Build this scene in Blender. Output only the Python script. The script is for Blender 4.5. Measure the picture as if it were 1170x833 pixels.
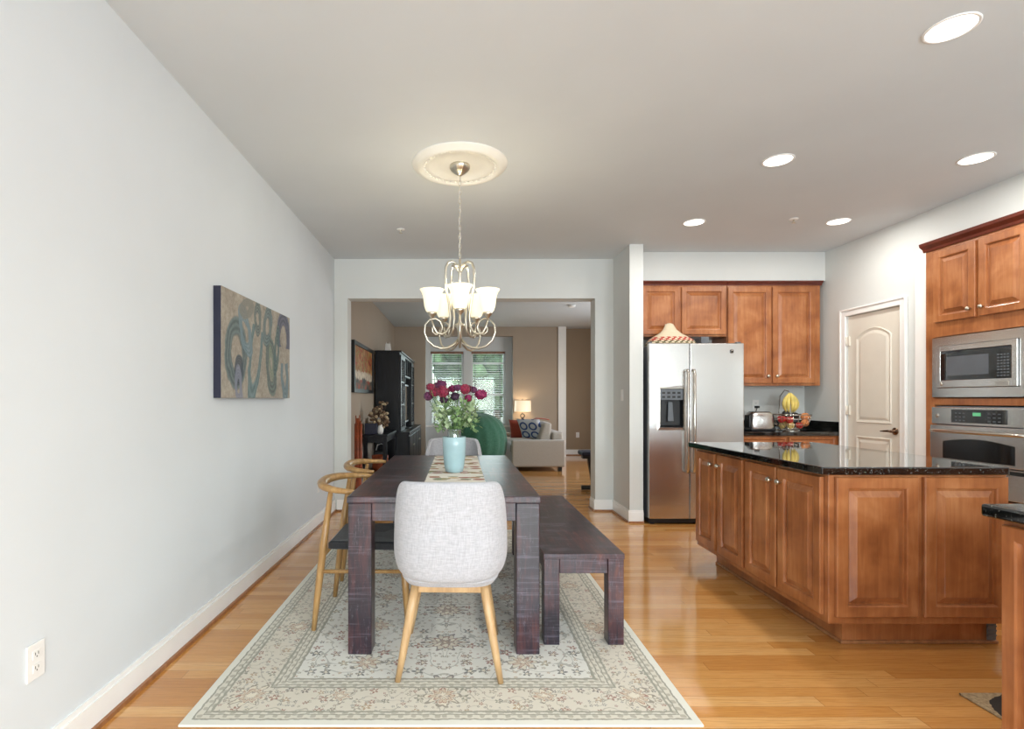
import bpy, bmesh, math, random
from math import sin, cos, pi, radians, atan2, sqrt
from mathutils import Vector, Matrix
random.seed(7)
for o in list(bpy.data.objects): bpy.data.objects.remove(o)
SC = bpy.context.scene
COL = SC.collection
# ---------------------------------------------------------------- camera, world, lights, exposure
H = 1.23; CEIL = 2.77
cam_data = bpy.data.cameras.new('camera'); cam = bpy.data.objects.new('camera', cam_data); COL.objects.link(cam)
cam_data.sensor_width = 36; cam_data.lens = 600/1170*36
cam_data.shift_x = (585-524)/1170; cam_data.shift_y = (456-416.5)/1170
cam_data.clip_start = 0.05; cam_data.clip_end = 200
cam.location = (0, 0, H); cam.rotation_euler = (pi/2, 0, 0)
SC.camera = cam
SC.view_settings.view_transform = 'Standard'; SC.view_settings.look = 'None'
SC.view_settings.gamma = 1; SC.view_settings.use_curve_mapping = False
SC.view_settings.exposure = 0.12
world = bpy.data.worlds.new('world'); SC.world = world; world.use_nodes = True
wn = world.node_tree; bg = wn.nodes['Background']
sky = wn.nodes.new('ShaderNodeTexSky'); sky.sky_type = 'NISHITA'; sky.sun_disc = False
sky.sun_elevation = radians(42); sky.sun_rotation = radians(150); sky.air_density = 1.0; sky.dust_density = 2.0
wn.links.new(sky.outputs[0], bg.inputs[0]); bg.inputs[1].default_value = 0.6

def area_light(name, loc, rot, sx, sy, watts, col):
    l = bpy.data.lights.new(name, 'AREA'); l.shape = 'RECTANGLE'; l.size = sx; l.size_y = sy
    l.energy = watts; l.color = col
    o = bpy.data.objects.new(name, l); COL.objects.link(o); o.location = loc; o.rotation_euler = rot
    return o
# daylight through the patio door and an added window behind the camera, and the two far living room windows
area_light('patio_daylight', (0.35, -1.78, 1.16), (pi/2, 0, 0), 2.7, 2.2, 118, (0.84, 0.93, 1.0))
area_light('added_window_daylight', (2.75, -1.78, 1.60), (pi/2, 0, 0), 1.3, 1.1, 80, (0.84, 0.93, 1.0))  # unseen second rear window, added to light the left wall
area_light('far_window_daylight', (0.225, 11.72, 1.47), (-pi/2, 0, 0), 1.75, 1.6, 46, (0.88, 0.95, 1.0))
area_light('living_side_fill', (3.66, 8.2, 1.55), (0, pi/2, 0), 1.25, 1.9, 52, (0.92, 0.96, 1.0))  # fill in an unseen side opening, added to brighten the living room

# ---------------------------------------------------------------- helpers
def lin(h):
    if isinstance(h, str):
        h = h.lstrip('#'); c = [int(h[i:i+2], 16)/255 for i in (0, 2, 4)]
    else: c = [v/255 for v in h]
    return tuple((v/12.92 if v <= .04045 else ((v+.055)/1.055)**2.4) for v in c)+(1.0,)
def pt(px, py, Y): return Vector(((px-524)*Y/600, Y, H+(456-py)*Y/600))

class MB:
    """collects shapes, then links them as ONE mesh object"""
    def __init__(s): s.v = []; s.f = []; s.sm = []
    def add(s, vs, fs, smooth=False):
        b = len(s.v); s.v += [Vector(v) for v in vs]
        s.f += [tuple(b+i for i in f) for f in fs]; s.sm += [smooth]*len(fs); return s
    def box(s, x0, x1, y0, y1, z0, z1):
        return s.add([(x0,y0,z0),(x1,y0,z0),(x1,y1,z0),(x0,y1,z0),(x0,y0,z1),(x1,y0,z1),(x1,y1,z1),(x0,y1,z1)],
                     [(3,2,1,0),(4,5,6,7),(0,1,5,4),(1,2,6,5),(2,3,7,6),(3,0,4,7)])
    def hull8(s, bot, top):
        return s.add(list(bot)+list(top), [(3,2,1,0),(4,5,6,7),(0,1,5,4),(1,2,6,5),(2,3,7,6),(3,0,4,7)])
    def tube(s, pts, r, n=10, closed=False, cap=True, flat=1.0):
        pts = [Vector(p) for p in pts]; m = len(pts)
        rs = r if isinstance(r, (list, tuple)) else [r]*m
        vs = []; up = None
        for i, p in enumerate(pts):
            a = pts[i-1] if (i > 0 or closed) else p
            b = pts[(i+1) % m] if (i < m-1 or closed) else p
            t = (b-a).normalized()
            if up is None:
                up = Vector((0,0,1)) if abs(t.z) < .95 else Vector((1,0,0))
            x = up.cross(t)
            if x.length < 1e-6: x = Vector((1,0,0)).cross(t)
            x.normalize(); up = t.cross(x).normalized()
            for k in range(n):
                an = 2*pi*k/n
                vs.append(p + x*cos(an)*rs[i] + up*sin(an)*rs[i]*flat)
        fs = []
        for i in range(m if closed else m-1):
            j = (i+1) % m
            for k in range(n):
                k2 = (k+1) % n
                fs.append((i*n+k, i*n+k2, j*n+k2, j*n+k))
        if cap and not closed:
            fs.append(tuple(range(n))[::-1]); fs.append(tuple((m-1)*n+k for k in range(n)))
        return s.add(vs, fs, True)
    def lathe(s, prof, c=(0,0,0), n=32, axis='z', capb=True, capt=True, wob=None):
        vs = []; fs = []
        c = Vector(c)
        for i, (r, h) in enumerate(prof):
            for k in range(n):
                a = 2*pi*k/n; rr = r*(wob(a, h) if wob else 1)
                if axis == 'z': q = Vector((rr*cos(a), rr*sin(a), h))
                elif axis == 'x': q = Vector((h, rr*cos(a), rr*sin(a)))
                else: q = Vector((rr*sin(a), h, rr*cos(a)))
                vs.append(c+q)
        m = len(prof)
        for i in range(m-1):
            for k in range(n):
                k2 = (k+1) % n
                fs.append((i*n+k, i*n+k2, (i+1)*n+k2, (i+1)*n+k))
        if capb: fs.append(tuple(range(n))[::-1])
        if capt: fs.append(tuple((m-1)*n+k for k in range(n)))
        return s.add(vs, fs, True)
    def ball(s, c, rx, ry=None, rz=None, n=16, m=10):
        ry = ry or rx; rz = rz or rx
        c = Vector(c); vs = [c+Vector((0,0,-rz))]; fs = []
        for i in range(1, m):
            t = -pi/2+pi*i/m
            for k in range(n):
                a = 2*pi*k/n; vs.append(c+Vector((rx*cos(t)*cos(a), ry*cos(t)*sin(a), rz*sin(t))))
        vs.append(c+Vector((0,0,rz)))
        for k in range(n): fs.append((0, 1+(k+1) % n, 1+k))
        for i in range(m-2):
            for k in range(n):
                a = 1+i*n+k; b = 1+i*n+(k+1) % n; fs.append((a, b, b+n, a+n))
        L = len(vs)-1; q = 1+(m-2)*n
        for k in range(n): fs.append((L, q+k, q+(k+1) % n))
        return s.add(vs, fs, True)
    def prism(s, poly, h0, h1, axis='z'):
        n = len(poly)
        def mk(a, b, h):
            return (a, b, h) if axis == 'z' else ((h, a, b) if axis == 'x' else (a, h, b))
        vs = [mk(a, b, h0) for a, b in poly]+[mk(a, b, h1) for a, b in poly]
        fs = [tuple(range(n))[::-1], tuple(range(n, 2*n))]
        for i in range(n): j = (i+1) % n; fs.append((i, j, n+j, n+i))
        return s.add(vs, fs)
    def loops(s, loops, fill=True, smooth=False):
        """stack of equal-length closed loops"""
        n = len(loops[0]); vs = [p for l in loops for p in l]; fs = []
        for i in range(len(loops)-1):
            for k in range(n):
                k2 = (k+1) % n; fs.append((i*n+k, i*n+k2, (i+1)*n+k2, (i+1)*n+k))
        if fill: fs.append(tuple((len(loops)-1)*n+k for k in range(n)))
        return s.add(vs, fs, smooth)
    def grid(s, fn, nu, nv, smooth=True, wrapu=False):
        vs = [fn(i/(nu if wrapu else nu-1), j/(nv-1)) for j in range(nv) for i in range(nu)]
        fs = []
        for j in range(nv-1):
            for i in range(nu if wrapu else nu-1):
                i2 = (i+1) % nu; fs.append((j*nu+i, j*nu+i2, (j+1)*nu+i2, (j+1)*nu+i))
        return s.add(vs, fs, smooth)
    def xform(s, M, start=0):
        for i in range(start, len(s.v)): s.v[i] = M @ s.v[i]
        return s
    def build(s, name, mat, parent=None, bevel=0, world=True, label=None, cat=None, group=None, kind=None,
              solid=0, sub=0, seg=2, loc=None):
        # world: shapes are given in scene coordinates; the origin goes to the root's base or the mesh's own base
        if parent is not None and world:
            r = parent
            while r.parent: r = r.parent
            off = r.location.copy()
        elif parent is None and loc is None and world:
            xs = [v.x for v in s.v]; ys = [v.y for v in s.v]; zs = [v.z for v in s.v]
            off = Vector(((min(xs)+max(xs))/2, (min(ys)+max(ys))/2, min(zs)))
        else: off = Vector((0,0,0))
        me = bpy.data.meshes.new(name)
        me.from_pydata([v-off for v in s.v], [], s.f)
        me.polygons.foreach_set('use_smooth', s.sm)
        me.materials.append(mat)
        bm = bmesh.new(); bm.from_mesh(me); bmesh.ops.recalc_face_normals(bm, faces=bm.faces); bm.to_mesh(me); bm.free()
        me.update()
        o = bpy.data.objects.new(name, me); COL.objects.link(o)
        if parent is not None: o.parent = parent
        elif loc is not None: o.location = loc
        else: o.location = off
        if solid:
            m = o.modifiers.new('solid', 'SOLIDIFY'); m.thickness = solid; m.offset = 0
        if bevel:
            m = o.modifiers.new('bevel', 'BEVEL'); m.width = bevel; m.segments = seg; m.limit_method = 'ANGLE'; m.angle_limit = radians(40)
            m.harden_normals = False
        if sub:
            m = o.modifiers.new('sub', 'SUBSURF'); m.levels = sub; m.render_levels = sub
        return tag(o, label, cat, group, kind)
def tag(o, label=None, cat=None, group=None, kind=None):
    if label: o['label'] = label
    if cat: o['category'] = cat
    if group: o['group'] = group
    if kind: o['kind'] = kind
    return o
def thing(name, loc, label, cat, group=None, rz=0):
    o = bpy.data.objects.new(name, None); COL.objects.link(o); o.empty_display_size = .1
    o.location = loc; o.rotation_euler = (0, 0, rz)
    return tag(o, label, cat, group)
def copy_tree(o, parent=None):
    c = o.copy(); COL.objects.link(c); c.parent = parent
    for ch in list(o.children): copy_tree(ch, c)
    return c
def structure(name, mb, mat, parent=None, **k):
    return mb.build(name, mat, parent, kind='structure' if parent is None else None, **k)

# ---- shader expression helper
class E:
    nt = None
    def __init__(s, sock): s.s = sock
    @staticmethod
    def m(op, a, b=None, c=None):
        n = E.nt.nodes.new('ShaderNodeMath'); n.operation = op
        for i, q in enumerate((a, b, c)):
            if q is None: continue
            if isinstance(q, E): E.nt.links.new(q.s, n.inputs[i])
            else: n.inputs[i].default_value = q
        return E(n.outputs[0])
    def __add__(a, b): return E.m('ADD', a, b)
    __radd__ = __add__
    def __sub__(a, b): return E.m('SUBTRACT', a, b)
    def __rsub__(a, b): return E.m('SUBTRACT', b, a)
    def __mul__(a, b): return E.m('MULTIPLY', a, b)
    __rmul__ = __mul__
    def __truediv__(a, b): return E.m('DIVIDE', a, b)
    def lt(a, b): return E.m('LESS_THAN', a, b)
    def gt(a, b): return E.m('GREATER_THAN', a, b)
    def abs(a): return E.m('ABSOLUTE', a)
    def floor(a): return E.m('FLOOR', a)
    def frac(a): return E.m('FRACT', a)
    def sin(a): return E.m('SINE', a)
    def cos(a): return E.m('COSINE', a)
    def min(a, b): return E.m('MINIMUM', a, b)
    def max(a, b): return E.m('MAXIMUM', a, b)
    def sqrt(a): return E.m('SQRT', a)
    def smooth(a, lo, hi):
        n = E.nt.nodes.new('ShaderNodeMapRange'); n.interpolation_type = 'SMOOTHSTEP'
        E.nt.links.new(a.s, n.inputs[0]); n.inputs[1].default_value = lo; n.inputs[2].default_value = hi
        return E(n.outputs[0])
def newmat(name):
    m = bpy.data.materials.new(name); m.use_nodes = True; E.nt = m.node_tree
    return m, m.node_tree, m.node_tree.nodes['Principled BSDF']
def coords(kind='Object'):
    tc = E.nt.nodes.new('ShaderNodeTexCoord'); sp = E.nt.nodes.new('ShaderNodeSeparateXYZ')
    E.nt.links.new(tc.outputs[kind], sp.inputs[0])
    return E(sp.outputs[0]), E(sp.outputs[1]), E(sp.outputs[2]), tc.outputs[kind]
def geo():
    g = E.nt.nodes.new('ShaderNodeNewGeometry'); sp = E.nt.nodes.new('ShaderNodeSeparateXYZ')
    E.nt.links.new(g.outputs['Position'], sp.inputs[0])
    return E(sp.outputs[0]), E(sp.outputs[1]), E(sp.outputs[2]), g.outputs['Position']
def comb(x, y, z):
    n = E.nt.nodes.new('ShaderNodeCombineXYZ')
    for i, q in enumerate((x, y, z)):
        if isinstance(q, E): E.nt.links.new(q.s, n.inputs[i])
        else: n.inputs[i].default_value = q
    return n.outputs[0]
def noise(vec, scale=5, detail=3, rough=.5, dist=0):
    n = E.nt.nodes.new('ShaderNodeTexNoise'); n.inputs['Scale'].default_value = scale
    n.inputs['Detail'].default_value = detail; n.inputs['Roughness'].default_value = rough
    n.inputs['Distortion'].default_value = dist
    if vec is not None: E.nt.links.new(vec, n.inputs['Vector'])
    return E(n.outputs[0])
def white(vec):
    n = E.nt.nodes.new('ShaderNodeTexWhiteNoise'); n.noise_dimensions = '3D'; E.nt.links.new(vec, n.inputs[0]); return E(n.outputs[0])
def ramp(e, stops, interp='LINEAR'):
    n = E.nt.nodes.new('ShaderNodeValToRGB'); n.color_ramp.interpolation = interp
    el = n.color_ramp.elements
    while len(el) < len(stops): el.new(.5)
    for i, (p, c) in enumerate(stops): el[i].position = p; el[i].color = lin(c)
    E.nt.links.new(e.s, n.inputs[0]); return n.outputs[0]
def mix(fac, a, b, mode='MIX'):
    n = E.nt.nodes.new('ShaderNodeMix'); n.data_type = 'RGBA'; n.blend_type = mode
    if isinstance(fac, E): E.nt.links.new(fac.s, n.inputs[0])
    else: n.inputs[0].default_value = fac
    for i, q in ((6, a), (7, b)):
        if isinstance(q, (str, tuple)): n.inputs[i].default_value = lin(q)
        else: E.nt.links.new(q, n.inputs[i])
    return n.outputs[2]
def bump(b, e, strength=.2, dist=.01):
    n = E.nt.nodes.new('ShaderNodeBump'); n.inputs['Strength'].default_value = strength; n.inputs['Distance'].default_value = dist
    E.nt.links.new(e.s, n.inputs['Height']); E.nt.links.new(n.outputs[0], b.inputs['Normal'])
def setc(b, c):
    if isinstance(c, (str, tuple)): b.inputs['Base Color'].default_value = lin(c)
    else: E.nt.links.new(c, b.inputs['Base Color'])
def P(name, col, rough=.5, metal=0, vary=.06, vs=8, bmp=0, bs=60, coat=0, sheen=0, trans=0, spec=None):
    """plain procedural material: a base colour with slight noise variation and grain"""
    m, nt, b = newmat(name)
    x, y, z, v = coords()
    nz = noise(v, vs, 4)
    c = lin(col)
    lo = tuple(max(0, q*(1-vary*1.6)) for q in c[:3]); hi = tuple(min(1, q*(1+vary*1.6)) for q in c[:3])
    r = nt.nodes.new('ShaderNodeValToRGB'); r.color_ramp.elements[0].position = .3; r.color_ramp.elements[1].position = .7
    r.color_ramp.elements[0].color = lo+(1,); r.color_ramp.elements[1].color = hi+(1,)
    nt.links.new(nz.s, r.inputs[0]); nt.links.new(r.outputs[0], b.inputs['Base Color'])
    b.inputs['Roughness'].default_value = rough; b.inputs['Metallic'].default_value = metal
    b.inputs['Coat Weight'].default_value = coat; b.inputs['Sheen Weight'].default_value = sheen
    b.inputs['Transmission Weight'].default_value = trans
    if spec is not None: b.inputs['Specular IOR Level'].default_value = spec
    if bmp: bump(b, noise(v, bs, 3), bmp, .004)
    return m
def glow(name, col, strength, base='#ffffff'):
    m, nt, b = newmat(name); setc(b, base)
    b.inputs['Emission Color'].default_value = lin(col); b.inputs['Emission Strength'].default_value = strength
    b.inputs['Roughness'].default_value = .4
    return m
def thin_glass(name, tint='#f4faf8', gloss=.12, rough=.02, dens=.0, dcol='#ffffff'):
    m, nt, b = newmat(name); nt.nodes.remove(b); out = nt.nodes['Material Output']
    t = nt.nodes.new('ShaderNodeBsdfTransparent'); t.inputs[0].default_value = lin(tint)
    g = nt.nodes.new('ShaderNodeBsdfGlossy'); g.inputs['Roughness'].default_value = rough
    mx = nt.nodes.new('ShaderNodeMixShader'); lw = nt.nodes.new('ShaderNodeLayerWeight'); lw.inputs[0].default_value = .3
    f = E(lw.outputs['Fresnel'])*.6+gloss*.3; nt.links.new(f.s, mx.inputs[0])
    nt.links.new(t.outputs[0], mx.inputs[1]); nt.links.new(g.outputs[0], mx.inputs[2])
    last = mx
    if dens:
        d = nt.nodes.new('ShaderNodeBsdfDiffuse'); d.inputs[0].default_value = lin(dcol)
        m2 = nt.nodes.new('ShaderNodeMixShader'); m2.inputs[0].default_value = dens
        nt.links.new(last.outputs[0], m2.inputs[1]); nt.links.new(d.outputs[0], m2.inputs[2]); last = m2
    nt.links.new(last.outputs[0], out.inputs[0]); return m

# ---------------------------------------------------------------- materials
M = {}
def wall_paint(name, col):
    m = P(name, col, rough=.75, vary=.015, vs=1.5, bmp=.08, bs=220); return m
M['wall'] = wall_paint('off_white_wall_paint', '#d6d8d5')
M['wall_l'] = wall_paint('pale_blue_grey_wall_paint', '#d7dcdf')
M['ceil'] = wall_paint('ceiling_paint', '#d3d9dc')
M['taupe'] = wall_paint('taupe_wall_paint', '#ab9c8b')
M['tan'] = wall_paint('tan_wall_paint', '#a08c74')
M['white'] = P('white_trim_paint', '#f3f2ef', .4, vary=.01)
M['door'] = P('white_door_paint', '#e3ddd0', .42, vary=.012)
M['plate'] = P('white_plastic', '#eceae6', .35, vary=.01)
M['slot'] = P('dark_slot', '#4c4a48', .5)

m, nt, b = newmat('oak_strip_floor'); x, y, z, v = geo()
wd = .07
row = (y/wd).floor(); off = white(comb(row, 3.0, 1.0))*1.7
cell = ((x+off)/1.05).floor(); rnd = white(comb(row, cell, 2.0))
grain = noise(comb(x*1.3+rnd*31, y*42, rnd*9), 1.8, 6, .68, 1.6)
fine = noise(comb(x*6+rnd*11, y*160, rnd*3), 1.5, 3, .6)
c1 = ramp(rnd*.42+grain*.62-.04, [(0.12, '#b27338'), (.38, '#cd904c'), (.60, '#dba360'), (.85, '#e6b97c')])
c2 = mix(grain.smooth(.54, .70)*.5, c1, '#a3673a')
c2 = mix(fine.smooth(.45, .7)*.4, c2, '#a06128')
fy = (y/wd).frac(); gap = (fy.lt(.028)).max(((x+off)/1.05).frac().lt(.0022))
c3 = mix(gap*.55, c2, '#6b3f1d')
setc(b, c3); b.inputs['Roughness'].default_value = .16
rg = noise(v, 14, 2)*.08+.07; nt.links.new(rg.s, b.inputs['Roughness'])
b.inputs['Coat Weight'].default_value = .45; b.inputs['Coat Roughness'].default_value = .10
bump(b, (1-gap)*.6+fine*.18, .12, .002)
M['floor'] = m

def cherry(name, dark, mid, light):
    m, nt, b = newmat(name); x, y, z, v = coords()
    blot = noise(v, 4.5, 3, .55, .4); gr = noise(comb(x*26, y*26, z*2.2), 1.6, 4, .6, .6)
    c = ramp(blot*.68+gr*.34-.02, [(.28, dark), (.5, mid), (.74, light)])
    setc(b, c); b.inputs['Roughness'].default_value = .33; b.inputs['Coat Weight'].default_value = .25
    b.inputs['Coat Roughness'].default_value = .2; bump(b, gr, .04, .002); return m
M['cherry'] = cherry('glazed_maple_cabinet_wood', '#7b4423', '#a5663a', '#c58a5a')
M['cherry_dark'] = cherry('dark_cherry_moulding', '#4a1c12', '#602719', '#743323')

m, nt, b = newmat('dark_distressed_wood'); x, y, z, v = coords()
g1 = noise(comb(x*22, y*2.0, z*2.4), 1.8, 5, .65, .8); g2 = noise(v, 3.2, 3, .6)
saw = noise(comb(x*3, y*7, z*90), 1.2, 3, .7); scr = noise(comb(x*60, y*8, z*14), 1.3, 4, .8)
c = ramp(g1*.6+g2*.5-.05, [(.32, '#0f0d14'), (.46, '#221a25'), (.57, '#43262b'), (.72, '#6e3b2b')])
c = mix(saw.smooth(.52, .72)*.42, c, '#77717f'); c = mix(scr.smooth(.56, .74)*.38, c, '#8f8c98')
setc(b, c); b.inputs['Roughness'].default_value = .33; b.inputs['Coat Weight'].default_value = .18
b.inputs['Coat Roughness'].default_value = .2; b.inputs['Specular IOR Level'].default_value = .5
bump(b, saw*.6+scr*.5, .22, .003)
M['table'] = m

m, nt, b = newmat('black_granite'); x, y, z, v = coords()
n1 = noise(v, 130, 3, .7); n2 = noise(v, 55, 2, .6); n3 = noise(v, 22, 3, .6)
c = mix(n1.smooth(.6, .7), '#0a0b0b', '#8f938c'); c = mix(n2.smooth(.64, .72)*.6, c, '#4c5747')
c = mix(n3.smooth(.6, .8)*.3, c, '#3b332c')
setc(b, c); b.inputs['Roughness'].default_value = .05; b.inputs['Specular IOR Level'].default_value = .9
b.inputs['Coat Weight'].default_value = .6; b.inputs['Coat Roughness'].default_value = .02
M['granite'] = m

def steel(name, col='#d6d5d3', rough=.24, horizontal=True):
    m, nt, b = newmat(name); x, y, z, v = coords()
    st = noise(comb(x*3, y*3, z*380), 1, 2, .5) if horizontal else noise(comb(x*380, y*380, z*3), 1, 2, .5)
    wave = noise(comb(x*1.2, y*1.2, z*5), 1.0, 2, .4)
    setc(b, col); b.inputs['Metallic'].default_value = 1.0
    r = st*.12+rough-.06; nt.links.new(r.s, b.inputs['Roughness']); bump(b, wave*4+st*.05, .10, .006)
    b.inputs['Anisotropic'].default_value = .35
    return m
M['steel'] = steel('brushed_steel')
M['handle'] = P('satin_steel_handle', '#c9c3ba', .22, 1, vary=.02)
M['nickel'] = P('brushed_nickel', '#cfc9ba', .3, 1, vary=.03)
M['bronze'] = P('dark_door_lever_metal', '#6d5747', .25, 1, vary=.03)
M['blackgl'] = P('black_glass', '#0c0e10', .06, vary=.05, coat=.5)
M['blackpl'] = P('black_plastic', '#17181a', .4, vary=.08)
M['greypl'] = P('grey_plastic', '#5d6268', .35, vary=.05)
M['lcd'] = glow('green_display', '#7fe0a0', .6, '#102018')
M['chairwood'] = None
def wood(name, a, bcol, c_, rough=.4, sc=1.0):
    m, nt, b = newmat(name); x, y, z, v = coords()
    g = noise(comb(x*18*sc, y*18*sc, z*3*sc), 1.7, 4, .6, .7)
    setc(b, ramp(g, [(.3, a), (.52, bcol), (.75, c_)])); b.inputs['Roughness'].default_value = rough
    if 'espresso' in name: b.inputs['Specular IOR Level'].default_value = .25
    bump(b, g, .05, .002); return m
M['oak'] = wood('warm_oak', '#a5835a', '#bb976b', '#cbab80', .38)
M['oakrail'] = wood('golden_oak_rail', '#8f6b3f', '#a88150', '#bb9765', .32)
M['espresso'] = wood('espresso_furniture_wood', '#07080d', '#0d0e14', '#15171f', .35)
M['shoe'] = wood('shoe_moulding_wood', '#8a5b38', '#a06c44', '#b07c52', .4)

def weave(name, a, bcol, scale=420, rough=.9, bs=.25):
    m, nt, b = newmat(name); x, y, z, v = coords()
    w1 = noise(comb(x*scale*.12, y*scale*.12, z*scale), 1, 2, .6); w2 = noise(comb(x*scale, y*scale, z*scale*.12), 1, 2, .6)
    w = (w1+w2)*.5
    setc(b, ramp(w, [(.38, a), (.62, bcol)])); b.inputs['Roughness'].default_value = rough
    b.inputs['Sheen Weight'].default_value = .2; bump(b, w, bs, .002); return m
M['linen'] = weave('pale_linen_weave', '#a3a2a6', '#bab9bd', 250)
M['sofa'] = weave('greige_sofa_fabric', '#9d9488', '#b1a89b', 300)
M['cord'] = weave('black_woven_cord', '#0e0f12', '#25262c', 240, .7, .6)
M['lampshade'] = glow('lit_linen_shade', '#ffe3b8', .6, '#f2e6d2')
M['green'] = weave('green_beanbag_fabric', '#2f5b45', '#427359', 200)
M['rust'] = weave('rust_red_fabric', '#8c3420', '#a8452c', 250)
M['orange_throw'] = weave('orange_red_throw', '#a2452b', '#c06243', 200)
def ringpillow():
    m, nt, b = newmat('blue_link_pattern_fabric'); x, y, z, v = coords()
    y2 = y*5.5; z2 = z*5.5
    fy = y2.frac()-.5; fz = z2.frac()-.5
    r = (fy*fy+fz*fz).sqrt(); ring = (r-.36).abs().lt(.085)
    c = mix(ring, '#c9cbd0', '#3c5288'); setc(b, c); b.inputs['Roughness'].default_value = .9
    return m
M['ringpillow'] = ringpillow()
M['frost'] = P('frosted_aqua_glass', '#bddde3', .22, vary=.04, trans=.25, coat=.2)
M['clear'] = thin_glass('clear_glass', '#f7fbfb', .25, .02, .05, '#eef4f4')
M['pane'] = thin_glass('window_glass')
M['shade'] = glow('lit_frosted_glass', '#fff3d2', .68, '#e9e0c4')
M['can'] = glow('lit_recessed_lens', '#fffaf0', 3.2)
M['plaster'] = P('white_plaster', '#ecebe3', .6, vary=.02)
M['foliage'] = P('sage_green_leaf', '#86a36f', .55, vary=.25, vs=20)
M['foliage2'] = P('pale_hydrangea_green', '#a9bd93', .6, vary=.2, vs=24)
M['stem'] = P('green_stem', '#5c7a44', .6)
M['rose_r'] = P('crimson_petal', '#7d0f33', .6, vary=.5, vs=110, sheen=.2)  # strong fine mottle on the roses paints dark shading between petals
M['rose_p'] = P('plum_petal', '#5a1844', .6, vary=.5, vs=110, sheen=.2)
M['rose_d'] = P('dark_violet_petal', '#351632', .6, vary=.25, vs=30)
M['rose_m'] = P('magenta_petal', '#811c4c', .6, vary=.5, vs=110)
M['apple'] = P('red_apple_skin', '#b32a24', .3, vary=.25, vs=18, coat=.3)
M['peach'] = P('peach_skin', '#d98b52', .55, vary=.2, vs=14)
M['avocado'] = P('avocado_skin', '#23231f', .5, vary=.2, vs=30, bmp=.3)
M['pear'] = P('golden_fruit_skin', '#d5b36a', .45, vary=.15, vs=18)
M['banana'] = P('banana_skin', '#d9c46b', .5, vary=.14, vs=16)
M['banana_tip'] = P('banana_tip', '#5c4a22', .6)
M['dried'] = P('dried_flower', '#6b5644', .9, vary=.35, vs=40)
M['dried2'] = P('pale_dried_flower', '#b3a184', .9, vary=.25, vs=40)
M['stick'] = P('orange_red_stick', '#93431f', .5, vary=.25, vs=12)
M['mat'] = None
M['grass'] = P('grass', '#5f7d45', .9, vary=.2, vs=2)
M['leafout'] = P('tree_leaf', '#57774a', .8, vary=.3, vs=6)
M['bark'] = P('bark', '#5c4c3c', .9)
M['blind'] = P('cream_blind_slat', '#e4e3dc', .5, vary=.01)
M['headrail'] = wood('brown_headrail', '#6f4c38', '#82593f', '#94694b')
M['grille'] = P('dark_window_grille', '#23282a', .5)
M['winwhite'] = P('window_frame_paint', '#cfd2d2', .45, vary=.01)
# ---- rug: borders by distance to the edge, mirrored floral field
RX, RY = .985, 1.47
def flower(px, py, R, n, ph=0.0, depth=.34):
    r = (px*px+py*py).sqrt(); th = E.m('ARCTAN2', py, px)
    return r/(((th*n+ph).cos()*depth+(1-depth))*R)
m, nt, b = newmat('persian_rug_pile'); x, y, z, v = coords()
wob = (noise(v, 34, 2)-.5)*.016
ax = x.abs()+wob; ay = y.abs()+wob
d = (RX-ax).min(RY-ay)
yy = y+wob
# mirrored voronoi flowers
def vor(scale, seed):
    vv = nt.nodes.new('ShaderNodeTexVoronoi'); vv.voronoi_dimensions = '2D'; vv.inputs['Scale'].default_value = scale
    vv.inputs['Randomness'].default_value = .75
    src = comb(ax+seed, yy+seed*.7, 0); nt.links.new(src, vv.inputs['Vector'])
    sub = nt.nodes.new('ShaderNodeVectorMath'); sub.operation = 'MULTIPLY_ADD'
    pos = nt.nodes.new('ShaderNodeSeparateXYZ'); nt.links.new(vv.outputs['Position'], pos.inputs[0])
    cs = nt.nodes.new('ShaderNodeSeparateColor'); nt.links.new(vv.outputs['Color'], cs.inputs[0])
    return (ax+seed)-E(pos.outputs[0]), (yy+seed*.7)-E(pos.outputs[1]), E(cs.outputs[0]), E(cs.outputs[1])
def floral(scale, seed, R, base, pal, dens=1.0):
    dx, dy, r1, r2 = vor(scale, seed)
    f = flower(dx, dy, R*1.0, 5, 0.0, .3)/(r2*.6+.5)
    col = ramp(r1, pal, 'CONSTANT')
    c = mix(f.lt(1)*r1.lt(dens), base, col)
    c = mix((f.lt(.42))*r1.lt(dens), c, '#d8cdb6')
    return c
pal = [(0, '#7c7b72'), (.22, '#84705f'), (.42, '#5f5e58'), (.6, '#8a5343'), (.76, '#938c72'), (.9, '#6b5850')]
pal2 = [(0, '#99907c'), (.25, '#8f5f49'), (.45, '#807b66'), (.65, '#a58a68'), (.82, '#6b5d52')]
vine = (noise(comb(ax*1.0, yy, 0), 7.5, 1, .3, .6)-.5).abs().lt(.011)
vine2 = (noise(comb(ax+5, yy, 0), 13, 1, .3, .4)-.5).abs().lt(.014)
field = mix(vine*.7, '#d9d6cb', '#8f8d7e')
field = floral(12, 4.0, .029, field, pal, .85)
field = floral(27, 9.0, .011, field, pal2, .9)
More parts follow.
